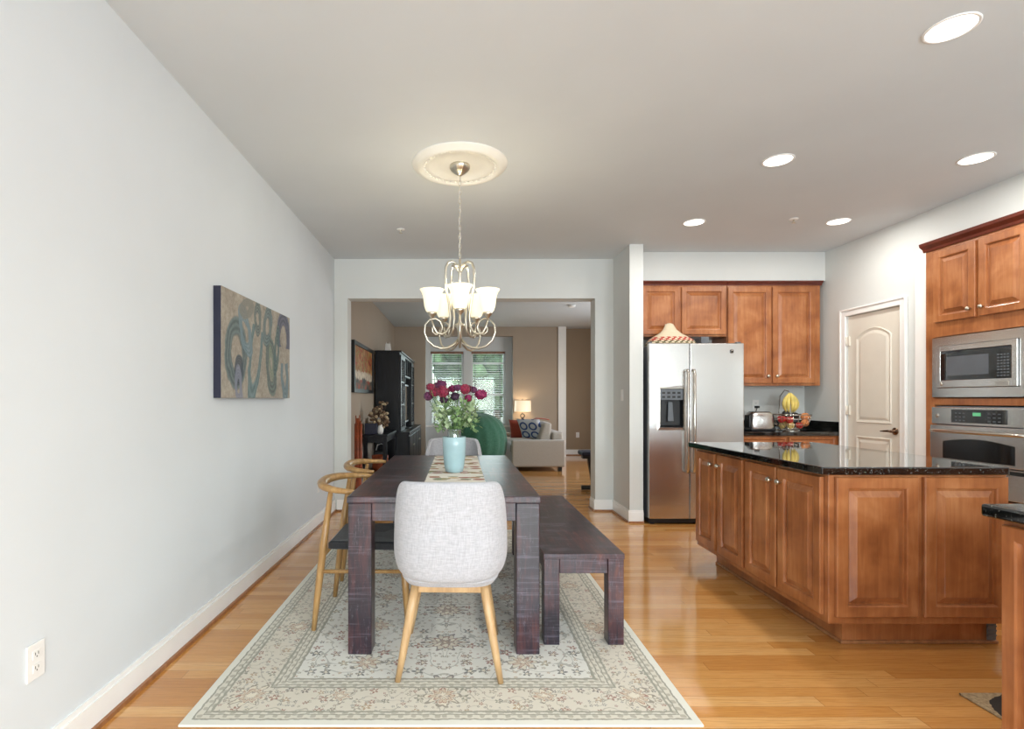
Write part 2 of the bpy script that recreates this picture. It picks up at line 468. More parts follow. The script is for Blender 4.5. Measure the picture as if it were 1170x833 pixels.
# medallions along the middle, built from petalled outlines
per = .40
my = ((y+.2+per*10)/per).frac()*per-per*.5
for (oy, R, n, k1, cA) in ((0.0, .125, 10, '#c9bfa9', '#6f6660'), (0.0, .085, 8, '#d6ccb6', '#8a5f50'), (0.0, .045, 6, '#9a8470', '#6f5f58'), (0, .018, 5, '#cfc2a6', '#7f4a3e')):
    f = flower(x+wob*2, my*1.35+wob*2, R, n, 0.0, .22)
    field = mix(f.lt(1), field, cA); field = mix(f.lt(.84), field, k1)
for sx_ in (.36,):
    my2 = ((y+per*10)/per).frac()*per-per*.5
    for (R, n, k1, cA) in ((.085, 8, '#cfc6b0', '#7d776a'), (.05, 7, '#c0a98e', '#8f6350'), (.02, 5, '#d8ceb8', '#6f5f58')):
        f = flower(ax-sx_+wob*2, my2+wob*2, R, n, 0.0, .25)
        field = mix(f.lt(1), field, cA); field = mix(f.lt(.82), field, k1)
# spandrel edge in the field
sp = (d-.40+((ax+ay)*22).sin()*.018)
border = floral(15, 2.0, .023, mix(vine2*.6, '#cfc6b3', '#8f8671'), pal2, .85)
border = floral(31, 6.0, .010, border, pal, .9)
for (cx, cy, R, n) in ((.79, 1.275, .085, 9), (0, 1.275, .085, 9), (.42, 1.275, .06, 7), (.79, .62, .08, 8), (.79, 0, .08, 8)):
    for (rr, k1, cA) in ((1, '#d5cab2', '#857a68'), (.66, '#c2ad90', '#94644f'), (.33, '#d8ceb8', '#6f5f58')):
        f = flower(ax-cx+wob*2, ay-cy+wob*2, R*rr, n, 0.0, .22)
        border = mix(f.lt(1), border, cA); border = mix(f.lt(.85), border, k1)
guard = mix(((ax*130).sin()*(ay*130).sin()).gt(.2), '#cfc8b6', '#aaa28e')
c = field
c = mix(d.lt(.325), c, guard); c = mix(d.lt(.258), c, border); c = mix(d.lt(.085), c, guard); c = mix(d.lt(.036), c, '#dedacb')
for e0, wd_ in ((.325, .006), (.303, .003), (.278, .003), (.258, .005), (.085, .005), (.066, .003), (.036, .004)):
    c = mix((d-e0).abs().lt(wd_), c, '#8b8875')
c = mix(noise(v, 5, 3)*.16, c, '#f2eee2')
setc(b, c); b.inputs['Roughness'].default_value = .95; b.inputs['Sheen Weight'].default_value = .25
bump(b, noise(v, 420, 2), .35, .003)
M['rug'] = m
M['hem'] = P('cream_rug_binding', '#e0dccd', .95, vary=.03, bmp=.3, bs=300)

# ---- table runner with bands of leaves
m, nt, b = newmat('leaf_print_runner'); x, y, z, v = coords()
wob = (noise(v, 12, 2)-.5)*.03
c = lin('#e4dfd3')
per = .235; fy = ((y+per*10)/per).frac()*per-per*.5
base = mix(noise(v, 40, 3)*.3, '#e6e1d6', '#d3cbbb')
vv = nt.nodes.new('ShaderNodeTexVoronoi'); vv.voronoi_dimensions = '2D'; vv.inputs['Scale'].default_value = 14
nt.links.new(comb(x*.85+wob, y*1.2+wob, 0), vv.inputs['Vector'])
pos = nt.nodes.new('ShaderNodeSeparateXYZ'); nt.links.new(vv.outputs['Position'], pos.inputs[0])
cs = nt.nodes.new('ShaderNodeSeparateColor'); nt.links.new(vv.outputs['Color'], cs.inputs[0])
leaf = E(vv.outputs['Distance']).lt(.42)*fy.abs().lt(.075)
col = ramp(E(cs.outputs[0]), [(0, '#8c8450'), (.3, '#a67e58'), (.5, '#9a5f4c'), (.7, '#6f7a55'), (.88, '#c3a878')], 'CONSTANT')
setc(b, mix(leaf, base, col)); b.inputs['Roughness'].default_value = .9
M['runner'] = m

# ---- first painting: feather-like looping strokes on a sandy ground (object y along the wall, z up; origin at its base)
m, nt, b = newmat('feather_swirl_canvas'); x, y, z, v = coords()
gr = noise(v, 34, 5, .75); g2 = noise(v, 7, 4, .6)
c = ramp(gr*.6+g2*.4, [(.3, '#7d7568'), (.5, '#a0978a'), (.7, '#bcb3a4')])
wob = (noise(v, 9, 3)-.5)*.05
U = (y+.59)/1.18; V = (z)/.62
def swirl(cu, cv, ru, rv, w, ang, colA, colB, c, open_=None):
    du = (U-cu+wob)*1.9; dv = V-cv+wob
    a, s = cos(ang), sin(ang)
    p = du*a+dv*s; q = dv*a-du*s
    r = ((p/(ru*1.9))*(p/(ru*1.9))+(q/rv)*(q/rv)).sqrt()
    band = (r-1).abs()
    mk = 1-band.smooth(w*.65, w)
    if open_ is not None: mk = mk*(q*open_).gt(-.45*rv)
    st = ((r*26).sin()*.5+.5)*.5+gr*.6
    n = E.nt.nodes.new('ShaderNodeMix')
    return mix(mk*.88, c, mix(st, colA, colB))
c = swirl(.17, .43, .10, .26, .40, 0.0, '#2c3d42', '#6d8183', c)
c = swirl(.20, .28, .035, .09, .7, 0, '#22262f', '#54606b', c)
c = swirl(.43, .52, .07, .50, .30, -.25, '#34545a', '#7a9294', c, -1)
c = swirl(.45, .84, .035, .13, .55, 0, '#232c36', '#82918c', c)
c = swirl(.66, .36, .065, .26, .42, .2, '#2f383c', '#718580', c)
c = swirl(.66, .40, .025, .14, .6, .2, '#5d6a5f', '#929a86', c)
c = swirl(.60, .80, .05, .17, .5, -.3, '#36484d', '#7e9090', c)
c = swirl(.88, .72, .095, .24, .42, 0, '#272b38', '#666d84', c, 1)
c = swirl(.90, .30, .05, .28, .50, .1, '#3d5660', '#7d939a', c, -1)
c = swirl(.28, .66, .05, .20, .5, .5, '#54707a', '#8799a0', c)
c = swirl(.75, .55, .03, .20, .7, -.2, '#2d3f45', '#6f8480', c)
c = swirl(.30, .90, .06, .06, .8, .3, '#6e7272', '#8f8c7e', c)
c = swirl(.20, .12, .03, .14, .6, .1, '#6d7186', '#8f94a0', c)
setc(b, c); b.inputs['Roughness'].default_value = .7; bump(b, gr, .5, .004); M['canvas1'] = m
M['navy_edge'] = P('dark_navy_canvas_edge', '#191c33', .6, vary=.05)

m, nt, b = newmat('abstract_warm_canvas'); x, y, z, v = coords()
V = z/.66; U = (y+.75)/1.5
n1 = noise(comb(y*3, z*5, x), 1.6, 4, .6, .8)
top = ramp(n1, [(.3, '#6f2d1f'), (.42, '#a8472a'), (.52, '#8a7a3c'), (.6, '#c28a5c'), (.72, '#64201c')])
low = ramp(noise(v, 9, 3), [(.35, '#2b3030'), (.5, '#5c5a4e'), (.65, '#a34a33')])
band = ramp(noise(v, 14, 3), [(.4, '#b8a894'), (.6, '#d9cdb8')])
w_ = V+(noise(v, 7, 3)-.5)*.22
c = mix(w_.smooth(.42, .46), band, top); c = mix(w_.smooth(.26, .30), low, c)
setc(b, c); b.inputs['Roughness'].default_value = .6; M['canvas2'] = m

m, nt, b = newmat('woven_straw'); x, y, z, v = coords()
w1 = ((z*420).sin()*.5+.5); chk = ((x*110+z*60).sin()*(z*190).sin()).gt(-.1)
band = z.gt(.062)*z.lt(.10); band2 = z.lt(.062)
c = mix(noise(v, 60, 3)*.5, '#d8c9af', '#bba98a')
c = mix(band*chk, c, '#a8382f'); c = mix(band2*chk, c, '#5c573c')
setc(b, c); b.inputs['Roughness'].default_value = .85; bump(b, w1, .3, .003); M['straw'] = m

m, nt, b = newmat('patterned_kitchen_mat'); x, y, z, v = coords()
r = ((x+.1)*(x+.1)*4+(y-.05)*(y-.05)*9).sqrt()+(noise(v, 14, 2)-.5)*.12
c = ramp(noise(v, 90, 3), [(.35, '#8a7558'), (.6, '#b09a78')])
c = mix((r-.62).abs().lt(.09), c, '#2b241f'); c = mix((r-.95).abs().lt(.03), c, '#5c4430')
setc(b, c); b.inputs['Roughness'].default_value = .95; bump(b, noise(v, 300, 2), .3, .003); M['mat'] = m

# ================================================================ STRUCTURE
XL, XR = -1.365, 3.84
YD, YD2, YB = 5.77, 5.96, 5.83       # dividing wall front and back, kitchen back wall
YR = -1.75                            # wall behind the camera
structure('floor', MB().box(XL-.2, 4.7, YR-.2, 11.8, -.12, 0), M['floor'])
structure('ceiling', MB().box(XL-.2, 4.7, YR-.2, 11.8, CEIL, CEIL+.12), M['ceil'])
structure('wall_left', MB().box(XL-.15, XL, YR, YD2, 0, CEIL), M['wall_l'])
structure('wall_living_left', MB().box(XL-.15, XL, YD2, 11.6, 0, CEIL), M['taupe'])
# dividing wall with the wide cased-less opening
OX0, OX1, OZ = -1.221, 1.50, 2.336
mb = MB().box(XL, OX0, YD, YD2, 0, CEIL).box(OX1, 1.835, YD, YD2, 0, CEIL).box(OX0, OX1, YD, YD2, OZ, CEIL)
structure('wall_divider', mb, M['wall'])
structure('wall_divider_living_face', MB().box(XL, OX0, YD2, YD2+.01, 0, CEIL).box(OX1, 3.6, YD2, YD2+.01, 0, CEIL).box(OX0, OX1, YD2, YD2+.01, OZ, CEIL), M['taupe'])
structure('wall_stub', MB().box(1.70, 1.835, 5.22, YD, 0, CEIL), M['wall'])
structure('wall_kitchen_back', MB().box(1.835, 4.5, YB, YD2, 0, CEIL), M['wall'])
structure('wall_soffit', MB().box(1.835, XR, 5.50, YB, 2.467, CEIL), M['wall'])
# right wall: pantry wall, oven alcove, near wall
DY0, DY1, DZ = 4.555, 5.195, 2.045    # pantry door opening
mb = MB().box(XR, XR+.12, DY1, YB, 0, CEIL).box(XR, XR+.12, 4.29, DY0, 0, CEIL).box(XR, XR+.12, DY0, DY1, DZ, CEIL)
structure('wall_right', mb, M['wall'])
structure('wall_pantry_inside', MB().box(4.40, 4.52, 4.29, YB, 0, CEIL).box(XR+.12, 4.40, 4.29, 4.33, 0, CEIL), M['wall'])
structure('wall_alcove_back', MB().box(4.50, 4.62, 3.40, 4.29, 0, 2.50).box(XR+.12, 4.50, 4.285, 4.29, 0, 2.5), M['wall'])
structure('wall_right_upper', MB().box(XR, 4.62, 3.40, 4.29, 2.50, CEIL), M['wall'])
structure('wall_right_near', MB().box(XR, 4.62, YR, 3.40, 0, CEIL), M['wall'])
structure('trim_1', MB().box(XR-.012, XR, 4.295, 4.405, 0, 2.47), M['white'])
# wall behind the camera: patio door opening and added right-hand window opening
PX0, PX1, PZ = -1.0, 1.7, 2.25; WX0, WX1, WZ0, WZ1 = 2.1, 3.4, 1.05, 2.15
mb = MB().box(XL-.15, PX0, YR-.15, YR, 0, CEIL).box(PX0, PX1, YR-.15, YR, PZ, CEIL).box(PX1, WX0, YR-.15, YR, 0, CEIL)
mb.box(WX0, WX1, YR-.15, YR, 0, WZ0).box(WX0, WX1, YR-.15, YR, WZ1, CEIL).box(WX1, 4.62, YR-.15, YR, 0, CEIL)
structure('wall_behind_camera', mb, M['wall'])
def window_frame(name, x0, x1, z0, z1, y, fr=.05, bars=1, depth=.05):
    f = MB().box(x0, x0+fr, y-depth/2, y+depth/2, z0, z1).box(x1-fr, x1, y-depth/2, y+depth/2, z0, z1)
    f.box(x0+fr, x1-fr, y-depth/2, y+depth/2, z0, z0+fr).box(x0+fr, x1-fr, y-depth/2, y+depth/2, z1-fr, z1)
    for i in range(bars):
        xc = x0+(x1-x0)*(i+1)/(bars+1); f.box(xc-fr/2, xc+fr/2, y-depth/2, y+depth/2, z0+fr, z1-fr)
    w = structure(name, f, M['winwhite'])
    MB().box(x0+fr, x1-fr, y-.003, y+.003, z0+fr, z1-fr).build('window_pane', M['pane'], w, world=True)
    return w
window_frame('window_3', PX0, PX1, 0.0, PZ, YR-.06, .06, 1)
window_frame('window_4', WX0, WX1, WZ0, WZ1, YR-.06, .05, 1)  # out of view, put in with its lamp for more light

# living room shell
RX0, RX1, RZ = -.71, 1.16, 2.574
mb = MB().box(XL, RX0, 11.2, 11.32, 0, CEIL).box(RX1, 2.27, 11.2, 11.32, 0, CEIL).box(RX0, RX1, 11.2, 11.32, RZ, CEIL)
structure('wall_living_far', mb, M['taupe'])
structure('wall_hall_far', MB().box(2.27, 3.72, 11.5, 11.62, 0, CEIL), M['tan'])
structure('wall_hall_return', MB().box(2.15, 2.27, 11.32, 11.62, 0, CEIL), M['taupe'])
structure('wall_living_right', MB().box(3.6, 3.72, YD2, 7.2, 0, CEIL).box(3.6, 3.72, 9.2, 11.5, 0, CEIL).box(3.6, 3.72, 7.2, 9.2, 0, .9).box(3.6, 3.72, 7.2, 9.2, 2.2, CEIL), M['tan'])  # unseen opening cut in for the added side fill light
structure('trim_2', MB().box(2.12, 2.285, 11.16, 11.2, 0, CEIL), M['white'])
wins = [(-.62, .11), (.27, 1.02)]; SZ, TZ = .66, 2.27
mb = MB().box(RX0, RX1, 11.45, 11.6, 0, SZ).box(RX0, RX1, 11.45, 11.6, TZ, RZ+.02)
mb.box(RX0, -.62, 11.45, 11.6, SZ, TZ).box(.11, .27, 11.45, 11.6, SZ, TZ).box(1.02, RX1, 11.45, 11.6, SZ, TZ)
mb.box(RX0-.1, RX0, 11.32, 11.6, 0, RZ+.1).box(RX1, RX1+.1, 11.32, 11.6, 0, RZ+.1).box(RX0, RX1, 11.32, 11.6, RZ+.02, RZ+.1)
structure('wall_window_recess', mb, M['winwhite'])
structure('trim_3', MB().box(RX0, RX1, 11.40, 11.45, SZ-.035, SZ), M['white'])
for i, (a, c_) in enumerate(wins):
    f = MB(); fr = .045
    f.box(a, a+fr, 11.5, 11.55, SZ, TZ).box(c_-fr, c_, 11.5, 11.55, SZ, TZ).box(a+fr, c_-fr, 11.5, 11.55, SZ, SZ+fr).box(a+fr, c_-fr, 11.5, 11.55, TZ-fr, TZ)
    f.box(a+fr, c_-fr, 11.5, 11.55, 1.99, 2.03).box(a+fr, c_-fr, 11.5, 11.55, 1.30, 1.34)
    w = structure('window_%d' % (i+1), f, M['winwhite'])
    MB().box(a+fr, c_-fr, 11.53, 11.535, SZ+fr, TZ-fr).build('window_pane', M['pane'], w)
    g = MB()
    for k in (.12, .85): xc = a+(c_-a)*k; g.box(xc-.008, xc+.008, 11.512, 11.526, SZ+fr, TZ-fr)
    for zz in (1.66, .98): g.box(a+fr, c_-fr, 11.512, 11.526, zz-.006, zz+.006)
    g.build('window_grille', M['grille'], w)
    t = thing('window_blind', ((a+c_)/2, 11.46, SZ), 'cream slatted blind on the %s window of the far living room pair' % ('left' if i == 0 else 'right'), 'blind', 'far window blinds')
    MB().box(a+.01, c_-.01, 11.452, 11.485, TZ-.055, TZ-.004).build('headrail', M['headrail'], t, bevel=.004)
    s = MB(); zz = SZ+.05
    while zz < TZ-.07:
        s.hull8([(a+.015, 11.456, zz-.004), (c_-.015, 11.456, zz-.004), (c_-.015, 11.482, zz+.004), (a+.015, 11.482, zz+.004)],
                [(a+.015, 11.456, zz-.002), (c_-.015, 11.456, zz-.002), (c_-.015, 11.482, zz+.006), (a+.015, 11.482, zz+.006)]); zz += .04
    s.build('slats', M['blind'], t)
    MB().box(a+.015, c_-.015, 11.456, 11.482, SZ+.012, SZ+.03).build('bottom_rail', M['blind'], t)
# baseboards with a wooden shoe moulding
def baseboard(name, segs, mat=None, shoe=True):
    b_ = MB(); s = MB()
    for (x0, y0, x1, y1, nx, ny) in segs:       # wall line and inward normal
        for (h0, h1, t, out) in ((0, .105, .014, b_), (.105, .125, .008, b_), (0.0, .018, .028, s)):
            z0 = h0 if out is b_ else 0.0
            xa, xb = sorted((x0, x1)); ya, yb = sorted((y0, y1))
            t0 = 0 if out is b_ else .014
            if nx: 
                a, c_ = sorted((x0+nx*t0, x0+nx*t)); out.box(a, c_, ya, yb, z0, h1)
            else:
                a, c_ = sorted((y0+ny*t0, y0+ny*t)); out.box(xa, xb, a, c_, z0, h1)
    w = structure(name, b_, mat or M['white'])
    if shoe: s.build('shoe_moulding', M['shoe'], w)
baseboard('baseboard_left', [(XL, YR, XL, YD, 1, 0)])
baseboard('baseboard_divider', [(XL+.03, YD, OX0, YD, 0, -1), (OX1-.014, YD, 1.686, YD, 0, -1), (OX1, YD, OX1, YD2, -1, 0)])
baseboard('baseboard_stub', [(1.70, 5.22, 1.70, YD-.014, -1, 0), (1.686, 5.22, 1.835, 5.22, 0, -1)])
baseboard('baseboard_living', [(XL, YD2+.01, XL, 11.2, 1, 0), (2.285, 11.5, 3.6, 11.5, 0, -1), (1.4, 11.2, 2.12, 11.2, 0, -1)])
baseboard('baseboard_right', [(XR, 4.40, XR, 4.475, -1, 0)])

# outdoors beyond the far windows
tag(MB().box(-12, 12, 11.9, 30, -.5, -.3).build('lawn', M['grass']), kind='structure')
def tree(x, y, h, label):
    t = thing('garden_tree', (x, y, -.3), label, 'tree', 'trees outside the far windows')
    MB().tube([(x, y, -.3), (x+.05, y, h*.3), (x, y, h*.6)], [.16, .12, .07], 8).build('trunk', M['bark'], t)
    c_ = MB()
    for i in range(48):
        a = random.random()*2*pi; zz = h*(.25+.7*random.random()); r = (1.5-abs(zz/h-.5)*1.6)*random.random()
        st = len(c_.v); R = .22+.28*random.random(); c_.ball((x+r*cos(a), y+r*sin(a), zz), R, R, R*.8, 9, 6)
        for k in range(st, len(c_.v)):
            c_.v[k] += Vector([random.uniform(-.08, .08) for _ in range(3)])
    c_.build('crown', M['leafout'], t)
tree(-1.6, 17.5, 3.2, 'low green tree seen through the left far window')
tree(-.1, 20.5, 4.0, 'taller green tree seen between the two far windows')
tree(1.3, 18.6, 3.6, 'low green tree seen through the right far window')

# pantry door
dr = structure('door_1', MB().box(XR+.012, XR+.048, DY0+.003, DY1-.003, .008, DZ-.003), M['door'])
def arch(y0, y1, z0, z1, rise, n=12):
    p = [(y1, z0), (y0, z0)]
    for i in range(n+1):
        u = i/n; p.append((y0+(y1-y0)*u, z1-rise+rise*sin(pi*u)**.8 if rise else z1))
    return p[::-1]
def inset(poly, d):
    n = len(poly); out = []
    A = sum(poly[i][0]*poly[(i+1) % n][1]-poly[(i+1) % n][0]*poly[i][1] for i in range(n)); sg = 1 if A > 0 else -1
    for i in range(n):
        p0 = Vector(poly[i-1]); p = Vector(poly[i]); p1 = Vector(poly[(i+1) % n])
        e0 = (p-p0).normalized(); e1 = (p1-p).normalized()
        n0 = Vector((-e0.y, e0.x))*sg; n1 = Vector((-e1.y, e1.x))*sg
        m_ = n0+n1; L = m_.length
        m_ = m_/L if L > 1e-6 else n0
        k = d/max(.35, m_.dot(n0)); out.append((p.x+m_.x*k, p.y+m_.y*k))
    return out
for (z0, z1, rise) in ((1.005, 1.90, .085), (.22, .875, 0.0)):
    pol = arch(DY0+.115, DY1-.115, z0, z1, rise)
    prof = [(0, .0), (.006, .009), (.016, .004), (.03, -.001), (.04, .003), (.055, .007)]
    ls = [[(XR+.0118-h, q[0], q[1]) for q in inset(pol, d_)] for d_, h in prof]
    MB().loops(ls).build('door_panel', M['door'], dr)
hd = MB().lathe([(.0, -.0), (.032, 0), (.032, -.008), (.02, -.014), (.012, -.016), (.012, -.045), (.0, -.047)], (XR+.012, DY0+.075, .945), 20, 'x')
hd.tube([(XR-.03, DY0+.075, .945), (XR-.034, DY0+.10, .947), (XR-.033, DY0+.15, .943), (XR-.028, DY0+.19, .940)], [.009, .010, .008, .006], 10)
hd.build('door_handle', M['bronze'], dr)
for zz in (.25, 1.12, 1.80):
    MB().tube([(XR-.006, DY1-.002, zz-.045), (XR-.006, DY1-.002, zz+.045)], .008, 8).box(XR-.003, XR+.0115, DY1-.034, DY1-.006, zz-.045, zz+.045).build('hinge', M['door'], dr)
mb = MB()
cw = .07
for (a, b_, z0, z1) in ((DY0-cw, DY0-.002, 0, DZ+cw), (DY1+.002, DY1+cw, 0, DZ+cw), (DY0-.002, DY1+.002, DZ+.002, DZ+cw)):
    mb.box(XR-.018, XR, a, b_, z0, z1)
mb2 = MB().box(XR-.028, XR-.018, DY0-cw, DY0-cw+.018, 0, DZ+cw).box(XR-.028, XR-.018, DY1+cw-.018, DY1+cw, 0, DZ+cw).box(XR-.028, XR-.018, DY0-cw+.018, DY1+cw-.018, DZ+cw-.018, DZ+cw)
tr = structure('trim_4', mb, M['white'], bevel=.003); mb2.build('trim_bead', M['white'], tr, bevel=.004)
# ================================================================ KITCHEN
class Plane:
    """a face plane: u runs along the face, v up, w outwards"""
    def __init__(s, o, u, w): s.o = Vector(o); s.u = Vector(u); s.w = Vector(w)
    def __call__(s, u, v, w): return s.o+s.u*u+Vector((0,0,1))*v+s.w*w
def panel_loops(pl, u0, u1, v0, v1, th=.020, fr=.056, base=0.0):
    prof = [(0, 0), (0, th-.004), (.004, th), (fr-.006, th), (fr, th-.003), (fr+.003, th-.014), (fr+.011, th-.0155), (fr+.036, th-.004), (fr+.040, th-.001)]
    out = []
    for d_, h in prof:
        out.append([pl(u0+d_, v0+d_, base+h), pl(u1-d_, v0+d_, base+h), pl(u1-d_, v1-d_, base+h), pl(u0+d_, v1-d_, base+h)])
    return out
def cab_door(parent, pl, u0, u1, v0, v1, knob=None, fr=.056, name='door', base=.0015):
    o = MB().loops(panel_loops(pl, u0, u1, v0, v1, fr=fr, base=base)).build(name, M['cherry'], parent)
    if knob:
        ku, kv = knob; k = MB(); n = 14
        prof = [(.0, .0), (.008, 0), (.006, .010), (.007, .014), (.015, .018), (.0165, .024), (.012, .030), (.0, .032)]
        side = pl.w.cross(Vector((0,0,1)))
        vs = []; fs = []
        for i, (r, h) in enumerate(prof):
            for q in range(n):
                a = 2*pi*q/n; vs.append(pl(ku, kv, base+.020+h)+side*(r*cos(a))+Vector((0,0,1))*(r*sin(a)))
        for i in range(len(prof)-1):
            for q in range(n): fs.append((i*n+q, i*n+(q+1) % n, (i+1)*n+(q+1) % n, (i+1)*n+q))
        k.add(vs, fs, True).build('knob', M['nickel'], o)
    return o
# --- wall cabinets on the back wall
FY = 5.50
pl = Plane((0, FY, 0), (1, 0, 0), (0, -1, 0))
def back_x(px, Y=5.48): return (px-524)*Y/600
t = thing('wall_cabinet', (2.33, FY, 1.885), 'short two-door cherry-toned wood cabinet above the refrigerator', 'cabinet')
MB().box(1.84, 2.806, FY, YB, 1.885, 2.42).build('cabinet_body', M['cherry'], t, bevel=.002)
cab_door(t, pl, back_x(734.6), back_x(776), 1.905, 2.40, fr=.05)
cab_door(t, pl, back_x(779), back_x(829.5), 1.905, 2.40, fr=.05)
def crown(x0, x1, parent, endcap=False):
    prof = [(0, 2.42), (-.008, 2.42), (-.012, 2.435), (-.03, 2.45), (-.034, 2.464), (0, 2.464)]
    MB().prism([(FY+a, z) for a, z in prof], x0, x1, 'x').build('crown_moulding', M['cherry_dark'], parent)
crown(1.84, 2.806, t)
t = thing('wall_cabinet', (3.30, FY, 1.37), 'tall two-door cherry-toned wall cabinet above the fruit bowl counter', 'cabinet')
MB().box(2.81, 3.785, FY, YB, 1.37, 2.42).build('cabinet_body', M['cherry'], t, bevel=.002)
cab_door(t, pl, back_x(832), back_x(881), 1.395, 2.40, (back_x(877), 1.47))
cab_door(t, pl, back_x(883), back_x(931.5), 1.395, 2.40, (back_x(887), 1.47))
crown(2.81, 3.80, t)
# --- base cabinet and worktop in the corner
t = thing('base_cabinet', (3.35, 5.2, 0), 'cherry-toned base cabinet under the corner worktop beside the refrigerator', 'cabinet')
MB().box(2.83, 3.835, 5.30, 5.82, .11, .858).build('cabinet_body', M['cherry'], t, bevel=.002)
MB().box(2.83, 3.835, 5.37, 5.82, 0, .11).build('toe_kick', M['cherry'], t)
pb = Plane((0, 5.30, 0), (1, 0, 0), (0, -1, 0))
for (a, c_) in ((2.85, 3.30), (3.325, 3.79)):
    cab_door(t, pb, a, c_, .13, .70, fr=.05); 
    dd = MB().loops(panel_loops(pb, a, c_, .72, .845, fr=.02, base=.0015)).build('drawer_front', M['cherry'], t)
t = thing('corner_worktop', (3.33, 5.5, .86), 'polished black granite worktop in the corner right of the refrigerator', 'worktop')
MB().box(2.815, 3.838, 5.272, 5.828, .86, .90).build('slab', M['granite'], t, bevel=.006)
MB().box(2.815, 3.838, 5.808, 5.828, .9005, 1.0).box(3.818, 3.838, 5.275, 5.808, .9005, 1.0).build('backsplash', M['granite'], t, bevel=.002)

# --- refrigerator
RXL, RXR, RYF = 1.862, 2.79, 5.13
t = thing('refrigerator', ((RXL+RXR)/2, 5.4, 0), 'stainless steel side-by-side refrigerator with an ice and water dispenser', 'refrigerator')
MB().box(RXL+.005, RXR-.005, RYF+.075, 5.80, .05, 1.755).build('cabinet_body', M['greypl'], t, bevel=.004)
MB().box(RXL+.01, RXR-.01, RYF+.04, 5.72, .012, .05).box(RXL+.03, RXL+.07, RYF+.05, RYF+.1, 0, .012).box(RXR-.07, RXR-.03, RYF+.05, RYF+.1, 0, .012).build('kick_grille', M['blackpl'], t)
split = (788-524)*RYF/600
DX0, DX1, DZ0, DZ1 = (751-524)*RYF/600, (783-524)*RYF/600, H+(456-491.5)*RYF/600, H+(456-442.5)*RYF/600
# freezer door built around the dispenser opening
mb = MB()
ox0, ox1, oz0, oz1 = RXL, split-.004, .06, 1.777
o4 = [(ox0, oz0), (ox1, oz0), (ox1, oz1), (ox0, oz1)]; i4 = [(DX0+.01, DZ0+.01), (DX1-.01, DZ0+.01), (DX1-.01, DZ1-.01), (DX0+.01, DZ1-.01)]
vs = [(x, RYF, z) for x, z in o4]+[(x, RYF, z) for x, z in i4]+[(x, RYF+.068, z) for x, z in o4]+[(x, RYF+.055, z) for x, z in i4]
fs = [(0,1,5,4),(1,2,6,5),(2,3,7,6),(3,0,4,7),(0,1,9,8),(1,2,10,9),(2,3,11,10),(3,0,8,11),(4,5,13,12),(5,6,14,13),(6,7,15,14),(7,4,12,15),(8,9,10,11),(12,13,14,15)]
mb.add(vs, fs); fd = mb.build('freezer_door', M['steel'], t, bevel=.007)
MB().box(split+.004, RXR, RYF, RYF+.068, .06, 1.777).build('fridge_door', M['steel'], t, bevel=.01, seg=3)
MB().box(RXL+.006, RXL+.035, RYF+.02, RYF+.066, 1.778, 1.792).build('hinge_cover', M['greypl'], t, bevel=.003)
MB().box(RXR-.06, RXR-.02, RYF+.02, RYF+.066, 1.778, 1.792).build('hinge_cover', M['greypl'], t, bevel=.003)
fr = MB()
fr.add([(x, RYF-.008, z) for x, z in ((DX0,DZ0),(DX1,DZ0),(DX1,DZ1),(DX0,DZ1))]+[(x, RYF-.010, z) for x, z in ((DX0+.022,DZ0+.025),(DX1-.022,DZ0+.025),(DX1-.022,DZ1-.015),(DX0+.022,DZ1-.015))]
       +[(x, RYF+.002, z) for x, z in ((DX0,DZ0),(DX1,DZ0),(DX1,DZ1),(DX0,DZ1))], [(0,1,5,4),(1,2,6,5),(2,3,7,6),(3,0,4,7),(0,1,9,8),(1,2,10,9),(2,3,11,10),(3,0,8,11)])
dp = fr.build('dispenser', M['handle'], t)
ix0, ix1 = DX0+.024, DX1-.024; zc = DZ1-.125
MB().box(ix0, ix1, RYF-.006, RYF+.03, zc, DZ1-.017).build('control_panel', M['greypl'], dp, bevel=.003)
bt = MB()
for i in range(4):
    for j in range(2): bt.box(ix0+.02+i*.05, ix0+.05+i*.05, RYF-.008, RYF-.006, zc+.02+j*.04, zc+.04+j*.04)
bt.build('buttons', M['blackpl'], dp)
rc = MB(); z0 = DZ0+.027
vs = [(ix0, RYF-.004, z0), (ix1, RYF-.004, z0), (ix1, RYF-.004, zc), (ix0, RYF-.004, zc), (ix0+.01, RYF+.05, z0+.02), (ix1-.01, RYF+.05, z0+.02), (ix1-.01, RYF+.05, zc), (ix0+.01, RYF+.05, zc)]
rc.add(vs, [(4,5,6,7),(0,1,5,4),(1,2,6,5),(2,3,7,6),(3,0,4,7)]); rc.build('dispenser_recess', M['blackpl'], dp)
xc = (ix0+ix1)/2
MB().hull8([(xc-.03, RYF+.01, z0+.06), (xc+.03, RYF+.01, z0+.06), (xc+.03, RYF+.02, z0+.06), (xc-.03, RYF+.02, z0+.06)],
           [(xc-.02, RYF+.02, zc-.02), (xc+.02, RYF+.02, zc-.02), (xc+.02, RYF+.045, zc-.02), (xc-.02, RYF+.045, zc-.02)]).build('paddle', M['greypl'], dp, bevel=.004)
for (px, zb) in ((786.0, .52), (793.5, .52)):
    xx = (px-524)*(RYF-.05)/600; zt = 1.51
    MB().tube([(xx, RYF-.001, zt), (xx, RYF-.04, zt), (xx, RYF-.055, zt-.03), (xx, RYF-.058, (zt+zb)/2), (xx, RYF-.055, zb+.03), (xx, RYF-.04, zb), (xx, RYF-.001, zb)], [.013, .014, .0145, .0145, .0145, .014, .013], 12).build('door_handle', M['handle'], t)
bx, bz = (836-524)*RYF/600, H+(456-401.5)*RYF/600
bd = MB().lathe([(.0, 0), (.019, 0), (.019, -.004), (.016, -.006), (.0, -.006)], (bx, RYF, bz), 20, 'y').build('badge', M['blackgl'], t)
